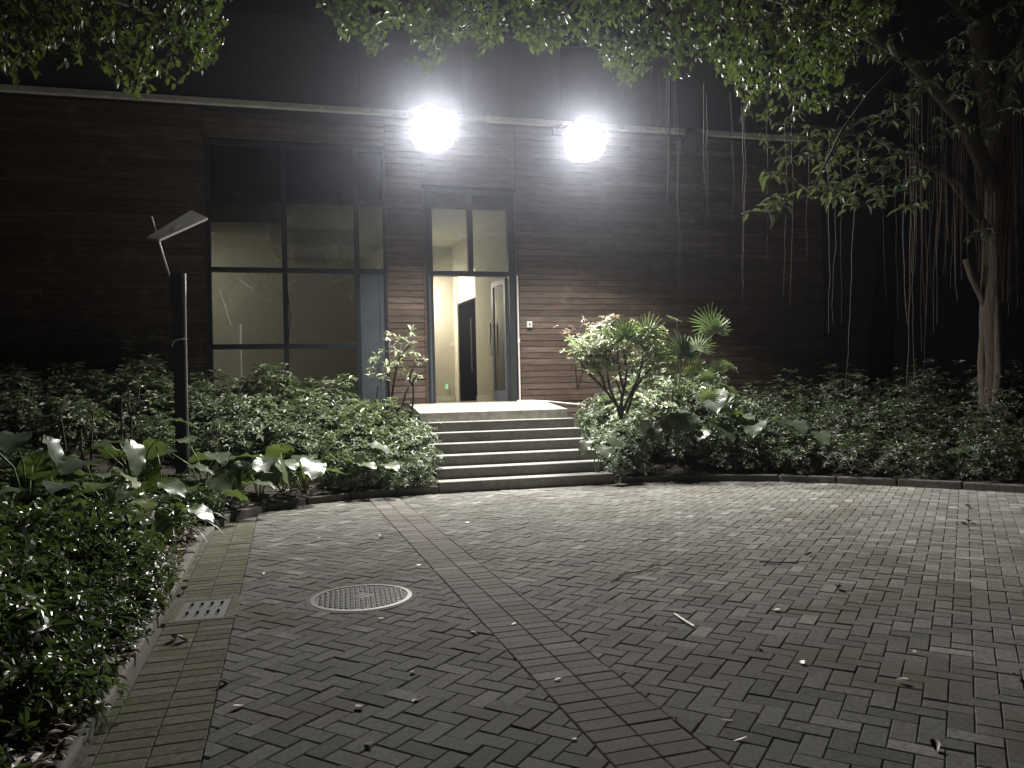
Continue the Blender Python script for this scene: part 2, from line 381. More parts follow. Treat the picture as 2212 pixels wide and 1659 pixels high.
# the reddish band: two soldier courses side by side
bsand = MB(); bsand.add([(bandc(y)+s*BW, y, -.016) for y, s in ((1.0,-1),(1.0,1),(10.75,1),(10.75,-1))], [(0,1,2,3)])
band = tag(bsand.build('brick_band', K['sand']), kind='structure')
sol = MB(); sol.prism(inset([(-.1005,-.05015),(.1005,-.05015),(.1005,.05015),(-.1005,.05015)], GAP), -.03, 0, .0035)
sol_me = sol.mesh('band_brick', K['paver_red'])
ba = math.atan2(-.0545, 1)*-1
for k in range(97):
    y = 1.2+k*.1003
    for s in (-1, 1):
        t = math.atan(.0545)
        x = bandc(y)+s*.1012*math.cos(t); yy = y+s*.1012*math.sin(t)
        if yy > 10.82: continue
        o = link('band_brick', sol_me, band, (x, yy, float(rng.normal(.001, .001))))
        o.rotation_euler = (rng.normal(0, .006), rng.normal(0, .004), t+rng.normal(0, .006))
# the gutter strip along the left kerb
gsand = MB(); gsand.add([(gut(y)+dx, y, -.016) for y, dx in ((.6,-.47),(.6,0),(9.6,0),(9.6,-.52))], [(0,1,2,3)])
gutter = tag(gsand.build('gutter_strip', K['sand']), kind='structure')
gb = MB(); gb.prism(inset([(-.1025,-.05015),(.1025,-.05015),(.1025,.05015),(-.1025,.05015)], GAP), -.03, 0, .0035)
gb_me = gb.mesh('gutter_brick', K['paver_moss']); t = math.atan(.044)
for k in range(87):
    y = 1.0+k*.1003
    for s in (0, 1, 2):
        x = gut(y)-(.1035+.207*s)*math.cos(t); yy = y-(.1035+.207*s)*math.sin(t)
        if s == 2 and plaza_dist(np.array([x]), np.array([yy]))[0] > .06: continue
        if abs(x-DRAIN[0]) < .29 and abs(yy-DRAIN[1]) < .24: continue
        if yy > 9.4: continue
        o = link('gutter_brick', gb_me, gutter, (x, yy, float(rng.normal(-.001, .001))))
        o.rotation_euler = (rng.normal(0, .006), rng.normal(0, .004), t+rng.normal(0, .005))
# kerbs
def offset_poly(pts, d):
    out = []
    for i, p in enumerate(pts):
        a = np.array(pts[max(i-1, 0)]); b = np.array(pts[min(i+1, len(pts)-1)]); e = b-a; e = e/np.linalg.norm(e)
        out.append(np.array(p)+d*np.array([-e[1], e[0]]))
    return out
def resample(pts, step):
    pts = [np.array(p, float) for p in pts]; L = [0]
    for a, b in zip(pts, pts[1:]): L.append(L[-1]+np.linalg.norm(b-a))
    n = max(1, round(L[-1]/step)); out = []
    for s in np.linspace(0, L[-1], n+1):
        i = min(np.searchsorted(L, s, side='right')-1, len(pts)-2); u_ = (s-L[i])/(L[i+1]-L[i]); out.append(pts[i]*(1-u_)+pts[i+1]*u_)
    return out
def kerb(name, pts, step, wdt, h, km='kerb'):
    root = tag(empty(name, (*pts[0], 0)), kind='structure')
    P = resample(pts, step); Q = offset_poly([tuple(p) for p in P], wdt)
    for i in range(len(P)-1):
        a, b, c, d = P[i], P[i+1], Q[i+1], Q[i]; e = (b-a)/np.linalg.norm(b-a)*.004
        hh = h+float(rng.normal(0, .004)); q = [a+e, b-e, c-e, d+e]
        ctr = sum(q)/4; sh = rng.normal(0, .004, 2)
        MB().hexa([(*(v+sh), -.08) for v in q], [(*(v*.97+ctr*.03+sh if k in (0, 1) else v+sh), hh) for k, v in enumerate(q)], rnd=float(rng.random())).build('kerb_stone', K[km], root, bevel=.014)
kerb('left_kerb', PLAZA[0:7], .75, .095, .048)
kerb('back_kerb', PLAZA[6:13], .6, .11, .095, 'kerb_shaded')
kerb('right_kerb', PLAZA[13:24], .8, .11, .095, 'kerb_shaded')

# ---------------------------------------------------------------- staircase and landing
XL, XR, YF, RH, TD = 1.62, 4.25, 10.9, .157, .35
st = tag(empty('entrance_staircase', ((XL+XR)/2, YF, 0)), 'seven grey stone steps rising to the lit doorway', 'staircase')
for k in range(6):
    y0 = YF+TD*k; z1 = RH*(k+1)
    so = MB().box(XL, XR, y0, y0+TD+.03, -.05, z1-.014, rnd=float(rng.random())).build('step', K['riser_shaded'], st, bevel=.004)
    MB().box(XL-.005, XR+.01, y0-.006, y0+TD+.004, z1-.013, z1, rnd=float(rng.random())).build('tread', K['step'], so, bevel=.003)  # slab added to carry the lit tread colour
y0 = YF+6*TD
MB().hexa([(XL,y0,.2),(XR,y0,.2),(XR,14.57,.2),(XL,14.57,.2)], [(XL,y0,1.10),(XR,y0,1.10),(XR,14.57,1.238),(XL,14.57,1.238)]).build('landing', K['landing'], st, bevel=.008)

# ---------------------------------------------------------------- building
YW = 14.6
B = tag(empty('timber_clad_building', (2.9, YW, 0)), 'dark timber clad building with tall window and open lit doorway', 'building')
core = MB()
for x0, x1, z0, z1 in ((-13,-1.93,0,8.35), (1.26,1.98,0,8.35), (3.76,10.7,0,8.35), (-1.93,1.26,6.08,8.35), (1.98,3.76,5.40,8.35), (-1.93,1.26,0,1.2), (1.98,3.76,0,1.20)):
    core.box(x0, x1, YW+.02, YW+.24, z0, z1)
for y0_, y1_ in ((24.0, 24.2),): core.box(-13, 10.7, y0_, y1_, 0, 8.35)
core.box(-13, -12.8, YW+.24, 24, 0, 8.35); core.box(10.5, 10.7, YW+.24, 24, 0, 8.35)
wall = core.build('wall', K['wallcore'], B)
PH = .1205
def plank(mb, x0, x1, z, rnd=None):
    d = float(rng.uniform(.015, .020)); g = .006
    y = YW+.02-d; dz = float(rng.normal(0, .0012))
    mb.add([(x0+.002,YW+.021,z+g/2),(x1-.002,YW+.021,z+g/2),(x1-.002,YW+.021,z+PH-g/2),(x0+.002,YW+.021,z+PH-g/2),
            (x0+.004,y,z+g),(x1-.004,y,z+g),(x1-.004,y+.004+dz,z+PH-g),(x0+.004,y+.004+dz,z+PH-g)],
           [(0,1,5,4),(1,2,6,5),(2,3,7,6),(3,0,4,7),(4,5,6,7)], rnd)
upper = MB()
def courses(x0, x1, zlo, zhi, zind, ln):
    n = int((zhi-zlo)/PH)
    for i in range(n):
        z = zlo+i*PH; xs = [x0]
        if x1-x0 > ln*1.3:
            xx = x0+float(rng.uniform(.35, 1))*ln
            while xx < x1-.5: xs.append(xx); xx += ln*float(rng.uniform(.8, 1.25))
        xs.append(x1)
        for a, b in zip(xs, xs[1:]):
            if z < zind and a < 11 and b > -6:
                m_ = MB(); plank(m_, a, b, z, float(rng.random())); m_.build('plank', K['plank'], wall)
            else: plank(upper, a, b, z, float(rng.random()))
courses(-13, -1.95, .98, 6.66, 3.7, 3.2); courses(1.27, 1.955, .98, 6.66, 4.0, 5); courses(3.82, 10.7, .98, 6.66, 4.0, 2.7)
courses(-1.95, 1.27, 6.12, 6.66, 0, 3); courses(1.955, 3.8, 5.43, 6.66, 0, 3)
for i in range(12):
    x0 = -13+i*1.975; MB().box(x0+.004, x0+1.971, YW-.01, YW+.015, 6.82, 8.34, rnd=float(rng.random())).build('parapet_panel', K['parapet'], B, bevel=.004)
tag(upper.build('planks', K['plank'], wall), kind='stuff')
for x0, x1 in ((1.232,1.268), (1.957,1.993), (-1.965,-1.927), (3.765,3.80)):
    MB().box(x0, x1, YW-.012, YW+.05, 1.0, 5.36 if x0 > 1.5 else 6.05, rnd=.5).build('corner_board', K['plank'], B)
MB().box(-13, 10.75, YW-.09, YW+.05, 6.70, 6.80).build('ledge', K['trim'], B, bevel=.01)
MB().box(-13.05, 10.75, YW-.06, YW+.3, 8.36, 8.44).build('coping', K['frame'], B)
MB().box(-12.8, 10.5, YW+.24, 24, 8.1, 8.2).build('roof', K['wallcore'], B)
# window
zr = [1.20, 2.355, 3.745, 6.06]; xc = [-1.90, -.585, .715, 1.24]
fr = MB()
fr.box(-1.925, 1.258, YW-.02, YW+.10, 6.00, 6.075); fr.box(-1.925, -1.855, YW-.021, YW+.10, 1.2, 6.0); fr.box(1.205, 1.258, YW-.021, YW+.10, 1.2, 6.0)
win = fr.build('window', K['frame'], B, bevel=.004)
for x in (-.585, .715): MB().box(x-.045, x+.045, YW-.015, YW+.09, 1.2, 6.0).build('mullion', K['frame'], win, bevel=.004)
for z in (2.355, 3.745):
    for x0, x1 in ((-1.855,-.63), (-.54,.67), (.76,1.205)):
        if x0 > .7 and z < 3: continue
        MB().box(x0, x1, YW-.012, YW+.085, z-.045, z+.045).build('glazing_bar', K['frame'], win, bevel=.004)
for ix, (x0, x1) in enumerate(((-1.855,-.63), (-.54,.67), (.76,1.205))):
    for iz, (z0, z1) in enumerate(((1.2,2.31), (2.40,3.70), (3.79,6.0))):
        if ix == 2 and iz < 2: continue
        MB().box(x0, x1, YW+.03, YW+.038, z0, z1).build('pane', K['glass'], win)
MB().box(.76, 1.205, YW+.0, YW+.03, 1.2, 3.70).build('metal_panel', K['panel'], B, bevel=.004)
MB().box(1.12, 1.15, YW-.012, YW+.0, 1.2, 3.70).build('panel_seam', K['panel'], B)
# small casement stay seen in the middle of the lower window
c = MB(); c.tube([(-.57,YW-.02,3.6),(-.50,YW-.10,2.9),(-.55,YW-.03,2.4)], .012, 5); c.build('casement_stay', K['frame'], win)
# door frame and fanlight
df = MB(); df.box(1.995, 2.135, YW-.02, YW+.16, 1.24, 5.36); df.box(3.625, 3.745, YW-.02, YW+.16, 1.24, 5.36); df.box(2.135, 3.625, YW-.02, YW+.16, 5.28, 5.36)
dfo = df.build('door_frame', K['frame'], B, bevel=.005)
MB().box(2.135, 3.625, YW-.03, YW+.15, 3.69, 3.775).build('door_head', K['frame'], dfo, bevel=.005)
MB().box(2.83, 2.93, YW-.015, YW+.12, 3.775, 5.28).build('fanlight_mullion', K['frame'], dfo, bevel=.005)
for x0, x1 in ((2.135,2.83), (2.93,3.625)): MB().box(x0, x1, YW+.04, YW+.048, 3.775, 5.28).build('pane', K['glass'], dfo)
MB().box(2.05, 2.08, YW-.035, YW-.02, 1.26, 3.66).build('jamb_strip', K['panel'], dfo)
def leaf(hx, hy, ang, sgn):
    c_, s_ = math.cos(ang), math.sin(ang)
    def T(u, v, z): return (hx+u*c_-v*s_, hy+u*s_+v*c_, z)
    def pb(u0, u1, v0, v1, z0, z1): 
        return MB().hexa([T(u0,v0,z0),T(u1,v0,z0),T(u1,v1,z0),T(u0,v1,z0)], [T(u0,v0,z1),T(u1,v0,z1),T(u1,v1,z1),T(u0,v1,z1)])
    W_, T_, z0, z1 = .74, .045, 1.255, 3.675
    f = MB()
    for a in ((0,.085,0,T_,z0,z1), (W_-.085,W_,0,T_,z0,z1), (.085,W_-.085,0,T_,z0,z0+.2), (.085,W_-.085,0,T_,z1-.1,z1)):
        q = pb(*a); f.add(q.v, q.f)
    lf = f.build('door_leaf', K['panel'], B)
    q = pb(.085, W_-.085, .018, .026, z0+.2, z1-.1); q.build('glass_pane', K['glass'], lf)
    for v in (-.06, T_+.06):
        h = MB(); u_ = W_-.06
        h.tube([T(u_,T_/2,2.25), T(u_,v,2.25)], .012, 6); h.tube([T(u_,T_/2,2.78), T(u_,v,2.78)], .012, 6)
        h.tube([T(u_,v,2.18), T(u_,v,2.85)], .017, 8); h.build('handle', K['steel'], lf, smooth=True)
leaf(3.62, YW+.15, math.radians(99), 1)
leaf(2.15, YW+.15, math.radians(93), -1)
# white cable duct beside the door, bending along the foot of the wall
d = MB(); d.tube([(3.79,YW-.03,3.70),(3.79,YW-.03,1.27),(3.795,YW-.03,1.23)], .016, 6); d.build('cable_duct', K['duct'], B)
pts = [on_y(x_, y_, Y_) for x_, y_, Y_ in ((1117,866.5,YW-.03),(1150,866,YW-.04),(1180,867,YW-.1),(1205,869.5,YW-.2),(1235,872.5,YW-.3),(1265,875,YW-.4))]
d = MB(); d.tube(pts, .018, 6); d.build('cable_duct', K['duct'], B, smooth=True)
MB().box(3.772, 3.812, YW-.052, YW-.01, 2.38, 2.46).build('duct_clip', K['duct'], B)
p = on_y(1143.5, 701, YW)
pl_ = MB().box(p[0]-.055, p[0]+.055, YW-.03, YW+.0, p[2]-.06, p[2]+.06).build('wall_plate', K['duct'], B, bevel=.006)
MB().box(p[0]-.018, p[0]+.018, YW-.035, YW-.03, p[2]-.025, p[2]+.025).build('plate_button', K['greymetal'], pl_)
# inside: floor, walls, ceiling, inner door, lamp
FZ = 1.24
MB().box(-4.5, 6.5, YW+.2, 23.5, 1.0, FZ).build('interior_floor', K['tile'], B)
MB().box(-4.5, 6.5, 19.3, 19.42, FZ, 5.15).build('interior_wall', K['beige'], B)
def slab(p0, p1, th, z0, z1, name, m, parent):
    e = np.array(p1)-np.array(p0); e = e/np.linalg.norm(e); n_ = np.array([-e[1], e[0]])*th
    q = [np.array(p0), np.array(p0)+n_, np.array(p1)+n_, np.array(p1)]
    q = q if area([tuple(v) for v in q]) > 0 else q[::-1]
    return MB().hexa([(*v, z0) for v in q], [(*v, z1) for v in q]).build(name, m, parent)
A0, A1, A2, A3 = (4.15, 14.86), (3.55, 17.6), (3.37, 19.0), (3.33, 19.3)
slab(A0, A1, -.12, FZ, 5.15, 'interior_wall', K['beige'], B); slab(A2, A3, -.12, FZ, 5.15, 'interior_wall', K['beige'], B)
slab(A1, A2, -.12, 4.35, 5.15, 'interior_wall', K['beige'], B)
idoor = slab((A1[0]+.03, A1[1]), (A2[0]+.03, A2[1]), -.05, FZ, 3.63, 'inner_door', K['blackdoor'], B)
h = MB(); h.tube([(3.50,17.9,1.9),(3.50,17.9,3.2)], .016, 6); h.build('handle', K['steel'], idoor)
slab((A1[0]+.03, A1[1]), (A2[0]+.03, A2[1]), -.02, 3.68, 4.35, 'lit_fanlight', K['transomlit'], B)
MB().box(-4.5, 3.3, 19.27, 19.3, FZ, FZ+.12).build('skirting', K['white'], B)
slab((A0[0]-.0, A0[1]), (A1[0]-.0, A1[1]), .02, FZ, FZ+.12, 'skirting', K['white'], B)
MB().box(-4.5, 6.5, 15.35, 23.5, 5.15, 5.27).build('ceiling', K['cream'], B)
MB().box(-4.5, -.62, 15.3, 16.3, 4.75, 5.145).build('ceiling_bulkhead', K['cream'], B)
MB().box(-1.0, .9, 17.6, 19.3, 4.80, 5.146).build('ceiling_bulkhead', K['beige'], B)
MB().box(1.5, 1.75, 16.0, 19.29, 4.95, 5.147).build('ceiling_beam', K['cream'], B)
MB().box(-4.5, 6.5, 15.1, 15.3, 5.3, 8.0).build('bulkhead_wall', K['wallcore'], B)
MB().box(-4.62, -4.5, YW+.24, 23.5, FZ, 5.3).build('interior_wall', K['beige'], B); MB().box(6.5, 6.62, YW+.24, 23.5, FZ, 5.3).build('interior_wall', K['beige'], B)
MB().box(2.0, 2.35, 16.3, 16.65, 5.10, 5.149).build('air_vent', K['greymetal'], B)
MB().box(-3.6, -3.0, 17.2, 17.8, 5.10, 5.145).build('fill_light', K['fill_lamp'], B)  # added lamp, out of view, lifts the light in the window room
p = on_y(966, 835, 19.2)
MB().box(p[0]-.028, p[0]+.028, 19.24, 19.27, p[2]-.055, p[2]+.055).build('exit_light', K['exitsign'], B)
p = on_y(979, 743, 19.2); MB().box(p[0]-.035, p[0]+.035, 19.28, 19.3, p[2]-.05, p[2]+.05).build('light_switch', K['white'], B)
MB().box(1.55, 1.67, YW+.26, 19.3, FZ, 4.55).build('light_block_wall', K['beige'], B)  # added wall, keeps pendant light out of the window room
MB().box(-4.5, 6.5, YW+.26, 15.34, 5.16, 5.26).build('ceiling_edge', K['wallcore'], B)
lm = MB()
ring = [(2.15+.17*math.cos(a), 18.75+.17*math.sin(a)) for a in np.linspace(0, 2*math.pi, 24, endpoint=False)]
lm.prism(ring, 3.85, 4.02); rl = lm.build('pendant_lamp', K['roomlamp'], B)
sh = MB(); sh.prism([(2.15+(.30)*math.cos(a), 18.75+.30*math.sin(a)) for a in np.linspace(0, 2*math.pi, 24, endpoint=False)], 4.025, 4.06); sh.build('light_block_cap', K['white'], rl)  # added cap, unseen, keeps lamp light off the ceiling
q = MB(); q.tube([(2.15,18.75,4.06),(2.15,18.75,5.15)], .01, 5); q.build('lamp_cord', K['black'], rl)

# ---------------------------------------------------------------- flood lamps under the ledge
def flood(px, py, Yl, lit, label, tilt=66, rad=.34):
    p = on_y(px, py, Yl); root = tag(empty('flood_lamp', tuple(p)), label, 'flood lamp', 'flood lamps under the ledge')
    a = math.radians(tilt); n_ = np.array([0, -math.cos(a), -math.sin(a)]); e1 = np.array([1., 0, 0]); e2 = np.cross(n_, e1)
    hood = .31 if lit else .06
    def ringp(r_, d_, k=28): return [p+n_*d_+r_*(e1*math.cos(q)+e2*math.sin(q)) for q in np.linspace(0, 2*math.pi, k, endpoint=False)]
    def lathe(prof, name, m, par, capfirst=False, caplast=False):
        mb = MB(); k = 28; vs = [v for r_, d_ in prof for v in ringp(r_, d_, k)]; fs = []
        for i in range(len(prof)-1):
            for j in range(k): fs.append((i*k+j, (i+1)*k+j, (i+1)*k+(j+1) % k, i*k+(j+1) % k))
        if capfirst: fs.append(tuple(range(k)))
        if caplast: fs.append(tuple(range((len(prof)-1)*k, len(prof)*k))[::-1])
        mb.add(vs, fs); return mb.build(name, m, par, smooth=True)
    lathe([(.06,-.34),(.12,-.33),(.16,-.24),(rad*.95,-.10),(rad+.012,-.01),(rad+.02,.01),(rad+.03,.01),(rad+.025,-.02)], 'housing', K['housing'] if lit else K['lens_off'], root, capfirst=True)
    if lit:                                  # added shield, shaped to cut lamp light towards the wall
        vz = MB(); k = 33; qs = np.linspace(math.pi*.5, math.pi*2.5, k); vs = []
        for q in qs:
            d_ = e1*math.cos(q)+e2*math.sin(q); hh = .09+.22*min(1, max(0, (.75-math.sin(q))/1.0))**.7
            vs += [p+d_*(rad+.012), p+d_*(rad+.02)+n_*hh, p+d_*(rad+.03)+n_*hh, p+d_*(rad+.03)]
        vz.add(vs, [(i*4+j, i*4+(j+1) % 4, (i+1)*4+(j+1) % 4, (i+1)*4+j) for i in range(k-1) for j in range(4)]); vz.build('beam_shield', K['housing'], root)
    R = rad; cap = [(R*math.cos(q), -.02+.02*math.sin(q)) for q in np.linspace(0, math.pi/2*.97, 6)]
    lathe(cap, 'lens', K['lens'] if lit else K['lens_off'], root, caplast=True)
    arm = MB(); b_ = p-n_*.3
    arm.tube([b_, b_+np.array([0, .15, .06]), (p[0], YW-.03, 6.62)], .025, 8); arm.build('bracket_arm', K['housing'], root, smooth=True)
    MB().box(p[0]-.08, p[0]+.08, YW-.05, YW-.0, 6.53, 6.69).build('wall_mount', K['housing'], root)
    return p
flood(934, 266, 13.0, True, 'glaring white flood lamp mounted above the doorway')
flood(1260, 292, 13.0, True, 'glaring white flood lamp above the palm, right of the doorway')
flood(1500, 311, 14.2, False, 'unlit pale flood lamp next right of the two lit ones', 60, .24)
flood(1752, 329, 14.2, False, 'unlit dim flood lamp at far right behind the hanging leaves', 60, .24)

# ---------------------------------------------------------------- manhole cover and drain
mh = tag(empty('manhole_cover', (MAN[0], MAN[1], 0)), 'round studded iron manhole cover set in the grey paving', 'manhole cover')
def circ(r_, n=48): return [(MAN[0]+r_*math.cos(a), MAN[1]+r_*math.sin(a)) for a in np.linspace(0, 2*math.pi, n, endpoint=False)]
MB().prism(circ(.325), -.02, .003).build('cover_plate', K['plate'], mh)
rg = MB(); o_, i_ = circ(.352), circ(.322); n_ = 48
rg.add([(*p, -.02) for p in o_]+[(*p, .006) for p in o_]+[(*p, .009) for p in i_]+[(*p, .0) for p in i_],
       [(k*n_+j, k*n_+(j+1) % n_, (k+1)*n_+(j+1) % n_, (k+1)*n_+j) for k in range(3) for j in range(n_)])
rg.build('frame_ring', K['ring'], mh, smooth=False)
ax = MB(); o2 = circ(.385)
ax.add([(*p, -.02) for p in o2]+[(*p, .0025) for p in o2]+[(*p, .003) for p in o_], [(k*n_+j, k*n_+(j+1) % n_, (k+1)*n_+(j+1) % n_, (k+1)*n_+j) for k in range(2) for j in range(n_)])
ax.build('mortar_collar', K['sand'], mh)
sd = MB(); a_ = math.radians(28)
for i in range(-10, 11):
    for j in range(-10, 11):
        u_, v_ = i*.040+(j % 2)*.020, j*.035
        x_, y_ = u_*math.cos(a_)-v_*math.sin(a_), u_*math.sin(a_)+v_*math.cos(a_)
        if math.hypot(x_, y_) > .305: continue
        if math.hypot(x_-.03, y_-.06) < .07: continue          # worn plain middle plate
        x_ += MAN[0]; y_ += MAN[1]
        q = [(x_+.0125*math.cos(b), y_+.0125*math.sin(b)) for b in np.linspace(0, 2*math.pi, 6, endpoint=False)]
        sd.prism(q, .002, .0095, .003)
tag(sd.build('tread_studs', K['stud'], mh), kind='stuff')
dr = tag(empty('drain_grate', (DRAIN[0], DRAIN[1], 0)), 'rectangular slotted drain grate in the mossy gutter strip', 'drain')
dx, dy = DRAIN; c = MB()
for x0, x1, y0, y1 in ((dx-.22,dx-.155,dy-.28,dy+.28), (dx+.155,dx+.22,dy-.28,dy+.28), (dx-.155,dx+.155,dy-.28,dy-.235), (dx-.155,dx+.155,dy+.235,dy+.28)):
    c.box(x0, x1, y0, y1, -.03, .004)
c.build('cement_collar', K['paver_moss'], dr, bevel=.006)
MB().box(dx-.155, dx+.155, dy-.235, dy+.235, -.025, -.017).build('pit', K['black'], dr)  # black sheet painted in as the shade below the grate
g = MB()
xs = np.linspace(dx-.155, dx+.155, 5); bw = .022
g.box(dx-.152, dx+.152, dy-.232, dy-.185, -.016, .002); g.box(dx-.152, dx+.152, dy-.03, dy+.03, -.016, .002); g.box(dx-.152, dx+.152, dy+.185, dy+.232, -.016, .002)
for y0, y1 in ((dy-.185, dy-.03), (dy+.03, dy+.185)):
    for x_ in np.linspace(dx-.13, dx+.13, 5): g.box(x_-.0215, x_+.0215, y0, y1, -.016, .002)
g.build('grate', K['plate2'], dr)

# ---------------------------------------------------------------- post with tilted panel
pb_ = on_y(394, 1075, 11.0); PX, PY = float(pb_[0]), 11.0
zb = bz(PX, PY)-.1; top = on_y(380, 592, 11.0)[2]; zs = on_y(380, 655, 11.0)[2]
po = tag(empty('panel_post', (PX, PY, zb)), 'tall black square post with a tilted pale panel on top', 'post')
MB().box(PX-.065, PX+.065, PY-.065, PY+.065, zb, zs).build('shaft', K['post'], po, bevel=.006)
MB().box(PX-.085, PX+.068, PY-.085, PY+.085, zs, top).build('head_box', K['post'], po, bevel=.006)
cd = MB(); cd.tube([(PX+.085,PY-.05,zb+.1),(PX+.082,PY-.05,1.6),(PX+.085,PY-.05,zs),(PX+.088,PY-.05,top)], [.018,.018,.018,.022], 8); cd.build('conduit', K['greymetal'], po, smooth=True)
zt_ = on_y(390, 733, 11.0)[2]; wt = MB()
wt.tube([(PX-.08,PY-.075,zt_-.1),(PX-.05,PY-.08,zt_-.02),(PX+.06,PY-.085,zt_),(PX+.115,PY-.07,zt_-.005),(PX+.10,PY-.02,zt_)], .006, 5); wt.build('wire_tie', K['duct'], po)
dp = proj((PX, PY, top))[2]
rod = MB(); rod.tube([at(367.5,600,dp), at(327,467,dp)], .014, 6); rod.build('rod', K['duct'], po, smooth=True)
q = [at(413,458,dp+.45), at(449,475,dp+.25), at(345,522,dp-.65), at(318,517,dp-.45)]
n3 = np.cross(q[1]-q[0], q[2]-q[1]); n3 = n3/np.linalg.norm(n3); n3 = n3 if n3[2] > 0 else -n3
pn = MB(); b4 = [np.array(v) for v in q]
pn.add(b4+[v+n3*.03 for v in b4], [(0,1,2,3),(7,6,5,4),(0,4,5,1),(1,5,6,2),(2,6,7,3),(3,7,4,0)]); pn.build('panel', K['solar'], po)

# ---------------------------------------------------------------- foliage helpers
T_DIA = (np.array([(0,0,0),(-.5,.42,.10),(.5,.42,.10),(0,.5,0),(0,1,-.12)]), [(0,3,1),(0,2,3),(1,3,4),(3,2,4)])
T_OVA = (np.array([(0,0,0),(-.46,.3,.10),(.46,.3,.10),(-.40,.66,.06),(.40,.66,.06),(0,1,-.16),(0,.3,0),(0,.66,-.04)]),
         [(0,6,1),(0,2,6),(1,6,7,3),(6,2,4,7),(3,7,5),(7,4,5)])
def norm(a): return a/(np.linalg.norm(a, axis=-1, keepdims=True)+1e-9)
def leaf_arrays(P, D, N, L, W, tmpl):
    P = np.asarray(P, float); D = norm(np.asarray(D, float)); N = np.asarray(N, float)
    N = norm(N-D*(N*D).sum(1, keepdims=True)); A = np.cross(D, N); T, F = tmpl
    L = np.asarray(L, float)[:, None, None]; W = np.asarray(W, float)[:, None, None]
    V = P[:, None]+A[:, None]*T[None, :, 0:1]*W+D[:, None]*T[None, :, 1:2]*L+N[:, None]*T[None, :, 2:3]*L
    return V.reshape(-1, 3)
def leaf_mesh(name, P, D, N, L, W, m, tmpl=T_DIA, rnd=None):
    T, F = tmpl; n = len(P); V = leaf_arrays(P, D, N, L, W, tmpl); nv = len(T)
    F3 = [f for f in F if len(f) == 3]; F4 = [f for f in F if len(f) == 4]; base = np.arange(n)[:, None, None]*nv; faces = []; rr = []
    rnd = rng.random(n) if rnd is None else rnd
    if F3: faces += (np.array(F3)[None]+base).reshape(-1, 3).tolist(); rr.append(np.repeat(rnd, len(F3)))
    if F4: faces += (np.array(F4)[None]+base).reshape(-1, 4).tolist(); rr.append(np.repeat(rnd, len(F4)))
    me = bpy.data.meshes.new(name); me.from_pydata(V.tolist(), [], faces); me.materials.append(m)
    a = me.attributes.new('rnd', 'FLOAT', 'FACE'); a.data.foreach_set('value', np.concatenate(rr).astype(np.float32)); return me
def whorls(C, AX, nleaf, L, W, elev=(5, 45), jit=.35):
    """leaf whorls at centres C around axes AX -> P, D, N, L, W"""
    k = len(C); AX = norm(AX); ref = norm(rng.normal(size=(k, 3))); e1 = norm(np.cross(AX, ref)); e2 = np.cross(AX, e1)
    ph = (np.arange(nleaf)[None]*2*math.pi/nleaf+rng.uniform(0, 6.28, (k, 1))+rng.normal(0, .25, (k, nleaf)))[..., None]
    el = np.radians(rng.uniform(elev[0], elev[1], (k, nleaf)))[..., None]
    D = (e1[:, None]*np.cos(ph)+e2[:, None]*np.sin(ph))*np.cos(el)+AX[:, None]*np.sin(el)
    D = D+rng.normal(0, jit*.4, D.shape); N = AX[:, None]-D*.2+rng.normal(0, jit, D.shape)
    P = C[:, None]+D*.01+np.zeros_like(D); s = rng.uniform(.7, 1.15, (k, nleaf))*rng.uniform(.6, 1.25, (k, 1))
    return P.reshape(-1, 3), D.reshape(-1, 3), N.reshape(-1, 3), (L*s).ravel(), (W*s).ravel()
def dome_points(n, rx, ry, h, lump=.18, inner=.45, low=.0):
    d = norm(rng.normal(size=(n, 3))); d[:, 2] = np.abs(d[:, 2])*(1-low)+d[:, 2]*low
    ph = rng.uniform(0, 6.28, 6); lum = 1+lump*(np.sin(3*d[:, 0]*3+ph[0])*np.sin(4*d[:, 1]*2+ph[1])+.7*np.sin(7*d[:, 2]+5*d[:, 0]+ph[2])+.5*np.sin(11*d[:, 1]+6*d[:, 0]+ph[3]))
    r_ = (inner+(1-inner)*rng.random(n)**.45)*lum
    P = d*r_[:, None]*np.array([rx, ry, h]); P[:, 2] += .06*h; P[:, 2] = np.maximum(P[:, 2], .03)
    return P, d
def stems_mb(tips, base_r=.02, spread=.1, n=5):
    mb = MB()
    for t_ in tips:
        b_ = np.array([rng.normal(0, spread), rng.normal(0, spread), -.1]); mid = (b_+t_)/2+rng.normal(0, .05, 3)*np.linalg.norm(t_); mid[:2] = b_[:2]*.5+t_[:2]*.5*.8
        mb.tube([b_, mid, t_], [base_r, base_r*.7, base_r*.35], n)
    return mb
def shrub_proto(rx, ry, h, nc, nleaf, L, W, m, tmpl=T_DIA, upw=.9, elev=(0, 40), lump=.18, low=.0, nst=9, inner=.45, twigm='twig'):
    C, d = dome_points(nc, rx, ry, h, lump, inner, low)
    AX = norm(d+np.array([0, 0, upw])+rng.normal(0, .3, d.shape))
    me = leaf_mesh('foliage', *whorls(C, AX, nleaf, L, W, elev), K[m], tmpl)
    st_ = stems_mb(C[rng.integers(0, len(C), nst)], .012).mesh('stem', K[twigm])
    return me, st_
def place(name, proto, loc, rz, s, label, cat, group=None, sz=None):
    root = empty(name, loc); root.rotation_euler = (0, 0, rz); root.scale = (s, s, sz or s)
    tag(root, label, cat, group)
    for nm, me_ in zip(('foliage', 'stem'), proto):
        o = bpy.data.objects.new(nm, me_); COL.objects.link(o); o.parent = root
    return root

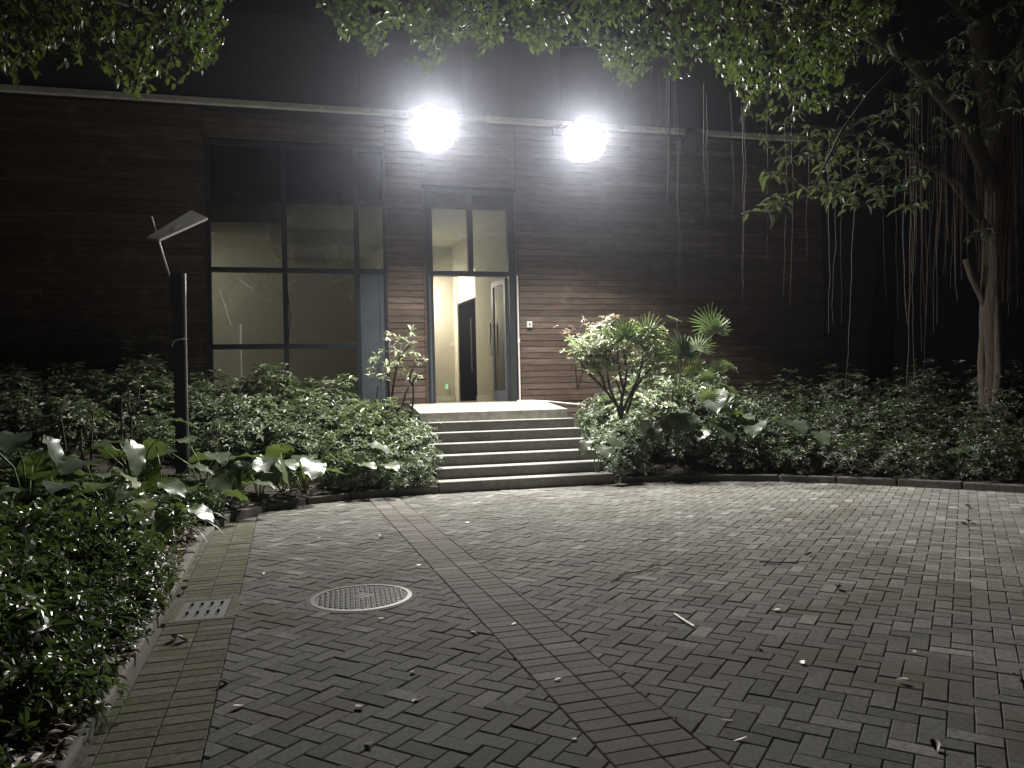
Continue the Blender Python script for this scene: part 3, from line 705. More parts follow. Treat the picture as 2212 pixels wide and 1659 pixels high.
# ---------------------------------------------------------------- left hedge on the bank under the window
HP = [shrub_proto(.80, .62, .78, 360, 7, .125, .045, 'hedge', T_OVA, 1.3, (-5, 30), .2, nst=22) for _ in range(3)]
rows = [(13.55, np.arange(-6.6, 1.0, .95), 1.14), (12.55, np.arange(-6.4, 1.1, .9), .98), (11.75, np.arange(-5.9, 1.2, .9), .72)]
names_row = ['back row below the window', 'middle row of the bank', 'front row behind the elephant ears']
for (yy, xs, sc), rn in zip(rows, names_row):
    spots = [(x+rng.normal(0, .10), yy+rng.normal(0, .12)) for x in xs]
    if yy > 13: spots = [s for s in spots if s[0] < .9]
    spots.sort(key=lambda s: proj((s[0], s[1], 1))[0])
    for i, (x, y) in enumerate(spots):
        place('hedge_shrub', HP[rng.integers(3)], (x, y, bz(x, y)), rng.uniform(0, 6.28), sc*rng.uniform(.9, 1.1),
              f'leafy green hedge shrub, {ordw(i)} from left in the {rn}', 'shrub', 'hedge shrubs left of the steps')
# denser fine-leaved shrubs hugging both sides of the steps
FP = [shrub_proto(.52, .48, .62, 420, 6, .078, .033, 'hedge_dark', T_OVA, .8, (0, 45), .24, .15, nst=22) for _ in range(2)]
stepside = [(1.15,11.15,.85,'small glossy-leaved shrub at the foot of the steps, left side'), (1.30,11.75,1.0,'dense dark shrub beside the lower steps, left side'),
            (1.28,12.45,1.05,'dense dark shrub beside the middle steps, left side'), (1.2,13.2,.9,'dense shrub beside the landing, under the bare branching shrub'),
            (.45,11.2,.8,'low glossy shrub behind the back kerb, left of the steps')]
for x, y, s, lb in stepside: place('glossy_shrub', FP[rng.integers(2)], (x, y, bz(x, y)), rng.uniform(0, 6.28), s, lb, 'shrub', 'fine leaved shrubs beside the steps')
right_side = [(5.25,11.95,1.15,'grey-green shrub in front of the stems of the pale-leaved shrub'), (4.95,12.85,1.15,'grey-green shrub beside the landing, left of the pale-leaved shrub'), (5.9,12.0,1.3,'full grey-green shrub right of the pale-leaved stems'), (5.45,12.4,1.45,'full grey-green shrub filling in behind the pale-leaved shrub'), (5.0,12.2,1.0,'dense shrub at the right edge of the upper steps'), (6.05,12.9,1.95,'tall full shrub between the pale-leaved shrub and the fan palm'),
              (6.6,12.1,1.55,'full dark shrub at the foot of the fan palm'), (4.62,11.15,.72,'low dark shrub at the foot of the steps, right side'), (4.72,11.85,.85,'dark shrub beside the lower steps, right side'), (4.75,12.6,.95,'dark shrub beside the upper steps, right side'),
              (5.1,13.3,1.0,'dense green shrub against the plank wall, right of the landing'), (5.7,11.7,.95,'dark shrub below the pale-leaved shrub'), (6.2,12.4,1.15,'dark shrub below the fan palm'),
              (6.9,11.7,1.05,'rounded dark shrub right of the fan palm'), (7.0,12.8,1.35,'tall rounded shrub behind the fan palm, against the dark wall')]
for x, y, s, lb in right_side: place('glossy_shrub', FP[rng.integers(2)], (x, y, bz(x, y)), rng.uniform(0, 6.28), s, lb, 'shrub', 'fine leaved shrubs beside the steps')
PP = [shrub_proto(.62, .52, .78, 300, 7, .105, .046, 'pale', T_OVA, 1.0, (-10, 30), .24, .1, nst=16)]
for x, y, s, lb in ((5.3,12.25,1.2,'rounded pale-leaved shrub low in front of the young reddish shrub'), (5.95,12.35,1.35,'rounded pale-leaved shrub filling the gap left of the fan palm')):
    place('pale_leaved_shrub', PP[0], (x, y, bz(x, y)), rng.uniform(0, 6.28), s, lb, 'shrub')
# right hedge
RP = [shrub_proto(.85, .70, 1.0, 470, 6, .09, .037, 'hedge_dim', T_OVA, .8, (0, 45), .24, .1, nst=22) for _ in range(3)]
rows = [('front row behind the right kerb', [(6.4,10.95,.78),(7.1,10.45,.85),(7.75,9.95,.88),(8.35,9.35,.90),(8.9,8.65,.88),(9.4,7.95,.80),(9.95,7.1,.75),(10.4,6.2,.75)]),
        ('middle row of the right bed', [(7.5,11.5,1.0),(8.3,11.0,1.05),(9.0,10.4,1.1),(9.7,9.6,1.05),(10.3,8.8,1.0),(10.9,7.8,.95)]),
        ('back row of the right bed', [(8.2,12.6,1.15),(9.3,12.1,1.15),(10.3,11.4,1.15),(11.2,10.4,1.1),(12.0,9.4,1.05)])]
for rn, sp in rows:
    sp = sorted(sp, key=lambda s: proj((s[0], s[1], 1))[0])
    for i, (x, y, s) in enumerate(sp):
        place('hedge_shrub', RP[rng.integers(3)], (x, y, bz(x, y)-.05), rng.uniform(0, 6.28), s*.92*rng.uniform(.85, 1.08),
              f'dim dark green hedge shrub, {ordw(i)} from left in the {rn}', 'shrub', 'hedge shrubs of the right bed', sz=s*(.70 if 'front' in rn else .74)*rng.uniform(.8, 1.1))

# ---------------------------------------------------------------- ground cover in the left bed
GP = [shrub_proto(.38, .38, .34, 210, 6, .075, .032, 'cover', T_OVA, .8, (-5, 40), .22, .1) for _ in range(3)]
sp = []
for y in np.arange(2.0, 10.4, .42):
    for k in range(6):
        x = -1.22-.03*max(0, y-5)-k*.46-rng.uniform(.0, .14)-(.10 if 4.2 < y < 6.2 else 0)
        if x < -.36*y-1.4: continue
        if math.hypot(x-PX, y-PY) < .3: continue
        sp.append((x, y+rng.normal(0, .09)))
sp = [s for s in sp if plaza_dist(np.array([s[0]]), np.array([s[1]]))[0] > .30]
sp.sort(key=lambda s: s[0]**2+s[1]**2); gcn = [0, 0]
for i, (x, y) in enumerate(sp):
    d_ = plaza_dist(np.array([x]), np.array([y]))[0]; e = int(d_ >= .62)
    s = (.8 if d_ < .5 else rng.uniform(.9, 1.35))*(1 if y > 3.5 else .85)
    place('ground_cover_plant', GP[rng.integers(3)], (x, y, bz(x, y)-.02), rng.uniform(0, 6.28), s,
          'low dark glossy ground cover plant '+('deep in the left bed, ' if e else 'against the left kerb, ')+ordw(gcn[e])+' nearest the camera', 'plant',
          'ground cover plants deep in the left bed' if e else 'ground cover plants beside the left kerb', sz=s*((rng.uniform(1.0, 1.7) if y < 6.6 else rng.uniform(.55, .9)) if e else rng.uniform(.9, 1.2)))
    gcn[e] += 1

# ---------------------------------------------------------------- elephant ears
def ear_mesh(seed):
    r_ = np.random.default_rng(seed); mb = MB(); nu, nv = 10, 14
    # heart outline: half width along the length, lobes behind the stalk at t=.18
    prof = [(-.26,.10),(-.20,.26),(-.10,.36),(.0,.43),(.12,.46),(.25,.455),(.38,.43),(.5,.385),(.62,.325),(.74,.25),(.85,.165),(.94,.075),(1.0,.004)]
    ph = r_.uniform(0, 6.28, 3); vs = []; ncol = 9
    for i, (t, hw) in enumerate(prof):
        for j in range(ncol):
            s = (j-(ncol-1)/2)/((ncol-1)/2); x = s*hw; y = t
            if t < 0:                           # notch between the lobes
                x = math.copysign(max(abs(s), .0)*(hw-.02*(0 if s == 0 else 1)), s) if s else 0; y = t*(min(1, abs(s)*1.7))
            vein = .03*math.sin(t*30+abs(s)*7)*abs(s)
            wav = .045*math.sin(t*13+ph[0]+(2 if s > 0 else 0))*abs(s)**2.5
            z = .10*abs(s)**1.4*hw-.22*max(t, 0)**2+vein+wav-.05*(t < 0)*abs(t)*4
            vs.append((x, y, z))
    fs = [(i*ncol+j, i*ncol+j+1, (i+1)*ncol+j+1, (i+1)*ncol+j) for i in range(len(prof)-1) for j in range(ncol-1)]
    mb.add(vs, fs, 0.0); return mb.mesh('leaf', K['ear'], smooth=True)
EARS = [ear_mesh(s) for s in (1, 2, 3)]
pet_me = None
def ear_plant(loc, leaves, label, group):
    """leaves: (azimuth deg, reach, height, size, pitch)"""
    root = tag(empty('elephant_ear_plant', loc), label, 'plant', group); L = np.array(loc)
    for az, reach, hgt, size, pit in leaves:
        a = math.radians(az); tip = L+np.array([math.cos(a)*reach, math.sin(a)*reach, hgt]); mid = L+np.array([math.cos(a)*reach*.35, math.sin(a)*reach*.35, hgt*.62])
        pm = MB(); pm.tube([L+np.array([0, 0, -.05]), mid, tip], [.014, .010, .006], 5, rnd=float(rng.random()))
        pm.build('stalk', K['petiole'], root, smooth=True)
        o = bpy.data.objects.new('leaf', EARS[rng.integers(3)]); COL.objects.link(o); o.parent = root
        o.matrix_parent_inverse = Matrix.Translation(-Vector(loc))
        o.location = tip; o.rotation_euler = (math.radians(pit), math.radians(rng.normal(0, 12)), a-math.pi/2+rng.normal(0, .25)); o.scale = (size*rng.uniform(.9, 1.15), size, size)
def rand_leaves(n, hgt, size, reach=.35):
    return [(-90+(360*k/n-180)*.8+rng.normal(0, 20), reach*rng.uniform(.6, 1.3), hgt*rng.uniform(.65, 1.15), size*rng.uniform(.65, 1.0), rng.choice([rng.uniform(-32, 4), rng.uniform(-28, 8), rng.uniform(-32, 4), rng.uniform(-70, -40)])) for k in range(n)]
ears_left = []
for px, py, Yd, n, hgt, size in ((60,985,9.0,4,.75,.42),(130,1040,8.6,4,.55,.40),(205,1000,9.2,4,.62,.42),(235,1060,8.4,4,.50,.42),(290,985,9.9,4,.80,.40),(350,1010,9.9,4,.62,.36),
        (330,1075,8.6,4,.42,.38),(440,1000,10.4,4,.62,.40),(415,1090,9.2,4,.38,.36),(490,1055,9.9,5,.42,.40),(520,1015,10.6,4,.55,.42),(560,1045,10.4,5,.45,.42),(610,1020,10.9,4,.50,.42),
        (655,1035,10.9,4,.45,.38),(700,1010,11.1,4,.45,.36),(760,1015,11.05,4,.55,.38),(835,1035,11.0,3,.48,.44),(385,1140,8.1,4,.30,.30),(300,1120,7.9,4,.36,.34),(180,1110,7.7,4,.40,.36),(90,1110,7.8,4,.45,.38)):
    p = on_y(px, py, Yd); x, y = float(p[0]), float(p[1])
    if plaza_dist(np.array([x]), np.array([y]))[0] < .22: x -= .2; y += .1
    ears_left.append((px, (x, y, bz(x, y)), n, hgt, size))
ears_left.sort(key=lambda e: proj(e[1])[0])
for i, (px, loc, n, hgt, size) in enumerate(ears_left):
    ear_plant(loc, rand_leaves(n, hgt, size), f'elephant ear plant with broad shiny leaves, {ordw(i)} from left of those left of the steps', 'elephant ears left of the steps')
ears_right = []
for px, Yd, n, hgt, size in ((1290,11.15,3,.50,.30),(1385,11.2,4,.72,.38),(1465,11.3,4,.82,.40),(1530,11.5,4,1.0,.46),(1545,11.15,3,.62,.40),(1640,10.95,4,.62,.36),(1705,10.7,4,.62,.36),(1757,10.35,2,.50,.26),(1690,10.45,3,.30,.24),(2075,8.85,3,.40,.24)):
    p = on_y(px, 1000, Yd); x, y = float(p[0]), float(p[1]); ears_right.append(((x, y, bz(x, y)), n, hgt, size))
ears_right.sort(key=lambda e: proj(e[0])[0])
for i, (loc, n, hgt, size) in enumerate(ears_right):
    lv = rand_leaves(n, hgt, size, .3); lv[0] = (255+rng.normal(0, 15), .25, hgt, size*1.1, -25)
    ear_plant(loc, lv, f'elephant ear plant with broad shiny leaves, {ordw(i)} from left of those right of the steps', 'elephant ears right of the steps')

# ---------------------------------------------------------------- branching shrubs drawn as skeletons
def skeleton(name, label, cat, polys, tips, conv, depth, r0, leafspec, base):
    """polys: branch polylines in a zoom's pixels; tips: leaf whorl centres"""
    root = tag(empty(name, tuple(base)), label, cat)
    mb = MB()
    for pl in polys:
        pts = []; n = len(pl)
        for i, q in enumerate(pl):
            d = depth+(q[2] if len(q) > 2 else 0); pts.append(at(*conv(q[0], q[1]), d))
        mb.tube(pts, list(np.linspace(r0, r0*.55, n)), 6)
    mb.build('branches', K['twig'], root, smooth=True)
    m_, nleaf, L, W, perc, spread = leafspec; C = []
    for q in tips:
        c0 = at(*conv(q[0], q[1]), depth+rng.normal(0, .12))
        for _ in range(perc): C.append(c0+rng.normal(0, spread, 3))
    C = np.array(C); AX = norm(np.array([0, -.25, 1.0])+rng.normal(0, .35, C.shape))
    me_ = leaf_mesh('foliage', *whorls(C, AX, nleaf, L, W, (-25, 25)), K[m_], T_OVA); link('foliage', me_, root)
    return root
zc = lambda x, y: ((1450+x/2.553)*.5486, (1050+y/2.553)*.5486)
skeleton('branching_shrub', 'sparse shrub with twisting dark branches left of the doorway', 'shrub',
    [[(345,1700),(325,1640),(290,1450),(240,1390),(210,1290),(205,1180),(212,1000),(212,740)], [(235,1330),(265,1110),(300,950),(330,790)], [(290,1450),(350,1380),(370,1290),(405,1210)],
     [(380,1650),(430,1500),(455,1330),(450,1160),(520,1030)], [(450,1200),(415,1150),(425,1080),(490,930)], [(205,1180),(180,1140),(110,1050),(90,950)], [(190,1650),(110,1560),(60,1480),(100,1200)], [(300,950),(360,860),(420,780)]],
    [(190,700),(215,690),(265,735),(420,775),(450,770),(480,910),(350,950),(335,965),(530,975),(390,1125),(440,1100),(90,880),(230,870),(150,990),(100,940),(60,1000),(40,1060),(120,1080),(180,1130),(270,1030),(200,1000),(130,850),(250,960),(330,1090),(60,930)],
    zc, 12.9, .021, ('pale', 7, .115, .042, 2, .05), on_y(870, 960, 12.5))
z5 = lambda x, y: ((1344+x/1.6458)*.5486, (1008+y/1.6458)*.5486)
tips = []
for _ in range(46):
    a_, r_ = rng.uniform(0, 6.28), rng.random()**.5; tips.append((1815+290*r_*math.cos(a_), 640+165*r_*math.sin(a_)))
tips += [(1560,590),(1600,560),(1650,520),(1720,520),(1560,660),(1530,640),(1900,520),(2020,560),(2050,600),(1600,700),(1680,600),(1750,560)]
skeleton('pale_leaved_shrub', 'bushy shrub with pale grey-green leaves just right of the landing', 'shrub',
    [[(1810,1060),(1790,980),(1720,880),(1680,770),(1640,680),(1600,600)], [(1790,980),(1740,860),(1720,740),(1730,640)], [(1800,1010),(1830,880),(1850,760),(1830,600)], [(1810,1040),(1870,900),(1930,780),(1960,640)], [(1720,880),(1600,760),(1540,680)], [(1830,880),(1800,740),(1790,600)], [(1850,1020),(1900,860),(2010,720),(2050,600)], [(1820,1060),(1815,900),(1780,800)]],
    tips, z5, 12.3, .024, ('pale', 7, .11, .048, 6, .09), on_y(1338, 905, 12.0))
tips = [(1390,455),(1430,480),(1470,520),(1500,490),(1560,440),(1590,470),(1610,430),(1570,410),(1640,460),(1690,430),(1700,420),(1765,380),(1750,395),(1450,500),(1530,510),(1480,470)]
skeleton('young_shrub', 'slender young shrub with thin reddish twigs in front of the plank wall', 'shrub',
    [[(1530,860),(1515,720),(1500,640),(1500,560),(1480,500)], [(1505,600),(1460,550),(1415,490)], [(1500,560),(1540,500),(1570,420)], [(1530,860),(1600,640),(1640,480)], [(1600,640),(1680,500),(1700,430)], [(1680,500),(1740,440),(1765,385)]],
    tips, z5, 13.6, .012, ('young', 6, .085, .034, 1, .03), on_y(1275, 880, 13.2))
zl4 = lambda x, y: (x/1.6458*.5486, (1008+y/1.6458)*.5486)
skeleton('bare_shoots', 'tall bare pruned stems at the left of the black post', 'shrub',
    [[(575,1640),(560,1500),(540,1400),(530,1250),(525,1120)], [(590,1650),(585,1480),(590,1250),(605,1000)], [(440,1450),(425,1250),(405,1120),(390,1000)], [(575,1560),(520,1450)]],
    [(525,1120),(605,1000),(390,1000)], zl4, 8.6, .016, ('cover', 5, .06, .025, 1, .02), on_y(175, 1110, 8.2))
skeleton('bare_shoots', 'forked bare stems close left of the black post', 'shrub',
    [[(855,1330),(850,1180),(850,1030),(890,950),(905,850)], [(850,1040),(830,960),(840,880)], [(790,1150),(785,1000),(785,930),(820,890)], [(850,1030),(930,980)], [(810,1350),(795,1250),(790,1150)]],
    [(905,850),(840,880),(820,890),(930,980)], zl4, 9.6, .015, ('cover', 5, .06, .025, 1, .02), on_y(285, 1070, 9.3))
skeleton('slender_sapling', 'thin leaning sapling with faint leaves in front of the left plank wall', 'shrub',
    [[(995,930),(960,800),(935,700),(905,620),(840,560),(800,510)], [(935,700),(1000,560),(1040,520)], [(840,560),(700,500),(600,485)]],
    [(800,510),(840,560),(870,590),(820,530),(1040,515),(1000,530),(600,485),(640,490),(560,480),(850,600)], zl4, 13.0, .008, ('hedge_dark', 6, .09, .03, 2, .05), on_y(320, 880, 12.6))

# ---------------------------------------------------------------- fan palm
def frond_mesh(seed, nb=19, rad=1.0, arc=230):
    r_ = np.random.default_rng(seed); mb = MB()
    for k in range(nb):
        a = math.radians(-arc/2+arc*k/(nb-1)+r_.normal(0, 1.5))+math.pi/2; Lb = rad*r_.uniform(.86, 1.02)*(1-.18*abs(k-(nb-1)/2)/((nb-1)/2)); ca, sa = math.cos(a), math.sin(a); w0 = .052*rad
        ring = []
        for t in (0.04, .35, .7, 1.0):
            wv = w0*(.35 if t < .1 else 1.0 if t < .5 else .72 if t < .9 else .12); dz = -.20*rad*max(0, t-.35)**1.6+r_.normal(0, .004)
            x, y = ca*Lb*t, sa*Lb*t
            ring.append([(x-sa*wv, y+ca*wv, dz+.035*rad*(t > .1)), (x, y, dz), (x+sa*wv, y-ca*wv, dz+.035*rad*(t > .1))])
        vs = [p for q in ring for p in q]; fs = []
        for i in range(3):
            for j in range(2): fs.append((i*3+j, i*3+j+1, (i+1)*3+j+1, (i+1)*3+j))
        mb.add(vs, fs, float(r_.uniform(0, .12)))
    return mb.mesh('frond', K['palm'])
FR = [frond_mesh(s) for s in (11, 12, 13)]
pbase = on_y(1470, 960, 12.0); pbase = np.array([pbase[0], 12.0, bz(pbase[0], 12.0)])
palm = tag(empty('fan_palm', tuple(pbase)), 'fan palm with spread pleated fronds standing above the right shrubs', 'palm')
tr = MB()
for dx_, hh in ((0,1.25),(.18,1.0),(-.16,.9),(.3,1.1)): tr.tube([pbase+np.array([dx_*.3,0,-.1]), pbase+np.array([dx_*.8,.02,hh*.55]), pbase+np.array([dx_,.0,hh])], [.03,.025,.02], 7)
tr.build('stem', K['bark'], palm, smooth=True)
for px, py, d_, rad, rx, ry, rz in ((1535,706,11.9,.40,82,0,10),(1545,716,11.75,.32,96,4,172),(1480,770,12.0,.38,70,0,30),(1350,730,12.1,.42,82,0,6),(1395,722,12.2,.40,80,8,-22),(1470,760,12.0,.42,66,0,15),(1505,755,12.0,.36,60,0,-25),(1527,822,11.8,.24,66,-6,185),(1546,800,11.9,.22,60,0,150),
        (1440,775,12.3,.28,55,10,20),(1575,795,12.0,.22,50,0,120),(1500,800,12.0,.24,60,0,190),(1462,690,12.3,.20,30,0,60),(1531,862,11.6,.24,70,0,175)):
    p = at(px, py, d_); o = bpy.data.objects.new('frond', FR[rng.integers(3)]); COL.objects.link(o); o.parent = palm
    o.matrix_parent_inverse = Matrix.Translation(-palm.location)
    o.location = p; o.scale = (rad,)*3; o.rotation_euler = (math.radians(rx), math.radians(ry), math.radians(rz-14))
    sb = pbase+np.array([rng.normal(0, .1), 0, .85]); s_ = MB(); s_.tube([sb, (sb+p)/2+np.array([0, 0, .08]), p], .007, 5); s_.build('stalk', K['petiole'], palm)

# ---------------------------------------------------------------- arching grass by the left kerb
def blades(name, label, base, specs, group=None):
    root = tag(empty(name, tuple(base)), label, 'plant', group)
    for az, L_, h_, w_ in specs:
        a = math.radians(az); dv = np.array([math.cos(a), math.sin(a), 0]); sv = np.array([-math.sin(a), math.cos(a), 0]); vs = []; n = 8
        for i in range(n):
            t = i/(n-1); c = np.array(base)+dv*L_*t+np.array([0, 0, h_*4*t*(1-t)*.8+h_*.25*t]); wv = w_*(1-t**2.2)+.001
            vs += [c-sv*wv+np.array([0, 0, wv*.5]), c, c+sv*wv+np.array([0, 0, wv*.5])]
        fs = [(i*3+j, i*3+j+1, (i+1)*3+j+1, (i+1)*3+j) for i in range(n-1) for j in range(2)]
        MB().add(vs, fs, float(rng.random()*.5)).build('blade', K['ear'], root, smooth=True)
p = ground(405, 1165, .07); blades('strap_leaf_plant', 'strappy plant arching its blades over the left kerb', (p[0]-.15, p[1], .06), [(-20,.55,.22,.014),(-50,.62,.20,.015),(5,.6,.28,.013),(30,.5,.25,.012),(-75,.5,.18,.013),(60,.4,.3,.012)])
p = ground(660, 1068, .1); blades('strap_leaf_plant', 'strappy plant standing in dry leaves behind the back kerb', (p[0], p[1]+.35, .12), [(-60,.4,.35,.02),(-120,.42,.3,.02),(-20,.4,.35,.018),(200,.45,.3,.02),(250,.4,.4,.018),(80,.3,.5,.02)])
p = ground(1778, 1020, .1); blades('strap_leaf_plant', 'strappy plant with two pale blades at the right kerb', (p[0]+.1, p[1]+.3, .12), [(20,.7,.30,.012),(60,.7,.5,.013),(-10,.6,.16,.012),(150,.5,.3,.012)])

# ---------------------------------------------------------------- banyan: trunk, limbs, crown, aerial roots
TD_ = 12.6
def tp(x, y, d=TD_): return at(x, y, d)
tb = tp(2140, 960); tb[2] = bz(tb[0], tb[1]); 
ban = tag(empty('banyan_tree', tuple(tb)), 'big banyan tree with pale trunk and hanging roots at right', 'tree')
def wob(pts, s): return [np.array(p)+rng.normal(0, s, 3) for p in pts]
tk = MB()
tk.tube([tb+np.array([0,0,-.2]), tp(2140,930), tp(2143,800), tp(2140,680), tp(2150,560), tp(2160,420), tp(2150,250), tp(2120,60), tp(2080,-150)], [.22,.20,.175,.165,.19,.22,.22,.19,.15], 10)
tk.tube([tb+np.array([-.22,0,-.2]), tp(2128,900), tp(2122,780), tp(2130,650), tp(2150,520)], [.12,.085,.07,.065,.06], 8)
tk.tube([tb+np.array([.1,-.2,-.2]), tp(2150,930,TD_-.2), tp(2158,800,TD_-.18), tp(2152,640,TD_-.12), tp(2160,500)], [.13,.09,.07,.06,.06], 8)
tk.tube([tp(2085,560), tp(2100,600), tp(2120,640), tp(2138,690)], [.045,.055,.06,.07], 7)
tk.tube([tp(2215,580), tp(2190,615), tp(2165,640), tp(2150,690)], [.05,.055,.06,.07], 7)
tk.build('trunk', K['bark'], ban, smooth=True)
limbs = [([tp(2155,420), tp(2080,260,12), tp(1960,120,11), tp(1780,20,9.5), tp(1500,-60,8.3), tp(1150,-110,7.6), tp(850,-120,7.2)], .13, .03),
         ([tp(2150,520), tp(2050,380,12), tp(1900,300,11.2), tp(1760,270,10.2), tp(1700,262,9.4)], .07, .015),
         ([tp(2160,330), tp(2190,150,12), tp(2240,0,11), tp(2300,-150,10)], .10, .05),
         ([tp(1780,20,9.5), tp(1650,80,8.6), tp(1520,115,8.0), tp(1465,88,7.7)], .03, .008), ([tp(2120,60), tp(2000,-60,11), tp(1900,-200,10)], .09, .05),
         ([tp(1500,-60,8.3), tp(1420,20,7.8), tp(1330,70,7.4)], .025, .006), ([tp(1150,-110,7.6), tp(1060,-20,7.3), tp(960,60,7.1)], .025, .006), ([tp(1960,120,11), tp(1880,200,9.8), tp(1820,280,9.2), tp(1760,400,8.9)], .035, .008)]
for pts, r0, r1 in limbs: MB().tube(pts, list(np.linspace(r0, r1, len(pts))), 8).build('limb', K['twig'], ban, smooth=True)
def sprays(x0, x1, edge, n, d0, d1, leafL, leafW, per=11, top=-260, pw=.7):
    """twigs that droop; edge(x) is the lower outline of the foliage in the photograph at depth d0..d1"""
    P = []; D = []; N = []; L = []; W = []; tw = MB()
    for _ in range(n):
        x = rng.uniform(x0, x1); e = edge(x)
        if e < -500: continue
        d = rng.uniform(d0, d1); y_end = top+(e-top)*rng.random()**pw
        tip = at(x, y_end, d); ln = rng.uniform(.25, .5); az = rng.uniform(0, 6.28)
        st_ = tip+np.array([math.cos(az)*ln*.7, math.sin(az)*ln*.7, ln*rng.uniform(.35, .8)]); mid = (st_+tip)/2+np.array([0, 0, ln*.16])
        if rng.random() < .4: tw.tube([st_, mid, tip], [.005, .004, .002], 4)
        for k in range(per):
            t = (k+rng.random())/per; c = st_*(1-t)**2+2*mid*t*(1-t)+tip*t*t; dr_ = norm(tip-st_)
            dv = dr_*.5+rng.normal(0, .55, 3)+np.array([0, 0, -.45]); P.append(c); D.append(dv); N.append(rng.normal(0, .7, 3)+np.array([0, 0, .8]))
            s = rng.uniform(.65, 1.2); L.append(leafL*s); W.append(leafW*s)
    return P, D, N, L, W, tw
def edge_fn(pts):
    xs = [p[0] for p in pts]; ys = [p[1] for p in pts]
    return lambda x: float(np.interp(x, xs, ys))
e_r = edge_fn([(715,30),(740,100),(775,70),(800,125),(840,60),(870,40),(900,120),(925,160),(960,150),(985,90),(1010,110),(1035,140),(1065,80),(1100,60),(1140,95),(1180,130),(1210,90),(1250,120),(1300,120),(1340,195),(1375,180),(1400,120),(1440,160),(1480,185),(1510,120),(1550,175),(1590,200),(1610,265),(1650,250),(1680,200),(1720,215),(1760,270),(1790,250),(1810,150),(1850,95),(1885,70),(1900,0),(1960,-60)])
P, D, N, L, W, tw = sprays(715, 1960, e_r, 1180, 6.4, 8.8, .085, .054, 12)
crown = link('crown', leaf_mesh('crown', P, D, N, L, W, K['canopy'], T_OVA), ban)
tag(tw.build('twigs', K['twig'], crown), kind='stuff')
# a higher, farther layer over the courtyard
P, D, N, L, W, tw = sprays(600, 2600, lambda x: -140, 500, 8.0, 11.0, .09, .045, 12, -700, 1)
link('crown', leaf_mesh('crown', P, D, N, L, W, K['canopy'], T_OVA), ban)
# larger glossy leaves of the lower limb
P = []; D = []; N = []; L = []; W = []; twl = MB()
def twig_cluster(cx_, cy_, sx, sy, d_, n_, ll=.20):
    for _ in range(max(2, n_//4)):
        c0 = at(cx_+rng.normal(0, sx*.6), cy_+rng.normal(0, sy*.6), d_+rng.normal(0, .25)); az = rng.uniform(0, 6.28); ln = rng.uniform(.25, .45)
        st_ = c0+np.array([math.cos(az)*ln, math.sin(az)*ln, ln*rng.uniform(.0, .5)]); mid = (c0+st_)/2+np.array([0, 0, .07]); twl.tube([st_, mid, c0], [.007, .005, .003], 4)
        for k in range(7):
            t = .25+.75*k/6; c = st_*(1-t)**2+2*mid*t*(1-t)+c0*t*t; a_ = k*2.4+az
            P.append(c); D.append(norm(c0-st_)*.5+np.array([math.cos(a_)*.8, math.sin(a_)*.8, rng.normal(-.2, .25)])); N.append((rng.normal(0, .35), rng.normal(-.2, .35), 1)); s_ = rng.uniform(.6, 1.1); L.append(ll*s_); W.append(ll*.42*s_)
for a in ((1690,430,45,35,8.6,16),(1660,455,25,18,8.5,9),(1720,400,30,28,8.8,10),(1790,420,60,40,9.4,26),(1870,380,70,45,9.8,24),(1840,300,60,50,9.8,18),(1900,250,50,50,10,12),(1760,330,40,40,9.2,10),(1990,260,60,70,10.5,14),(1830,130,50,30,9.5,6),(2080,200,60,120,10.5,12),(1930,440,50,30,10,12),(2190,130,20,40,9.5,5),(2010,390,50,40,10.4,12),(2120,520,30,10,11.8,5),(1940,150,60,60,10,9)): twig_cluster(*a)
for _ in range(110):
    x_ = rng.uniform(1650, 2240); lim = np.interp(x_, [1650, 1720, 1800, 1950, 2050, 2240], [300, 420, 440, 420, 330, 260]); twig_cluster(x_, rng.uniform(-120, lim), 10, 10, rng.uniform(9.2, 11.4), 4, rng.uniform(.10, .15))
ll_ = link('large_leaves', leaf_mesh('large_leaves', P, D, N, L, W, K['rubber'], T_OVA), ban); tag(twl.build('twigs', K['twig'], ll_), kind='stuff')
def strand(px, y0, y1, d, r_=.006, swing=0):
    n = max(5, int(abs(y1-y0)/40)); pts = []; o_ = 0
    for i in range(n+1):
        t = i/n; o_ += rng.normal(0, 2.0); pts.append(at(px+o_+swing*t, y0+(y1-y0)*t, d))
    MB().tube(pts, [r_*.68*(1.15-.6*i/n)*rng.uniform(.75, 1.25) for i in range(n+1)], 5, rnd=float(rng.random())).build('aerial_root', K['root'], ban)
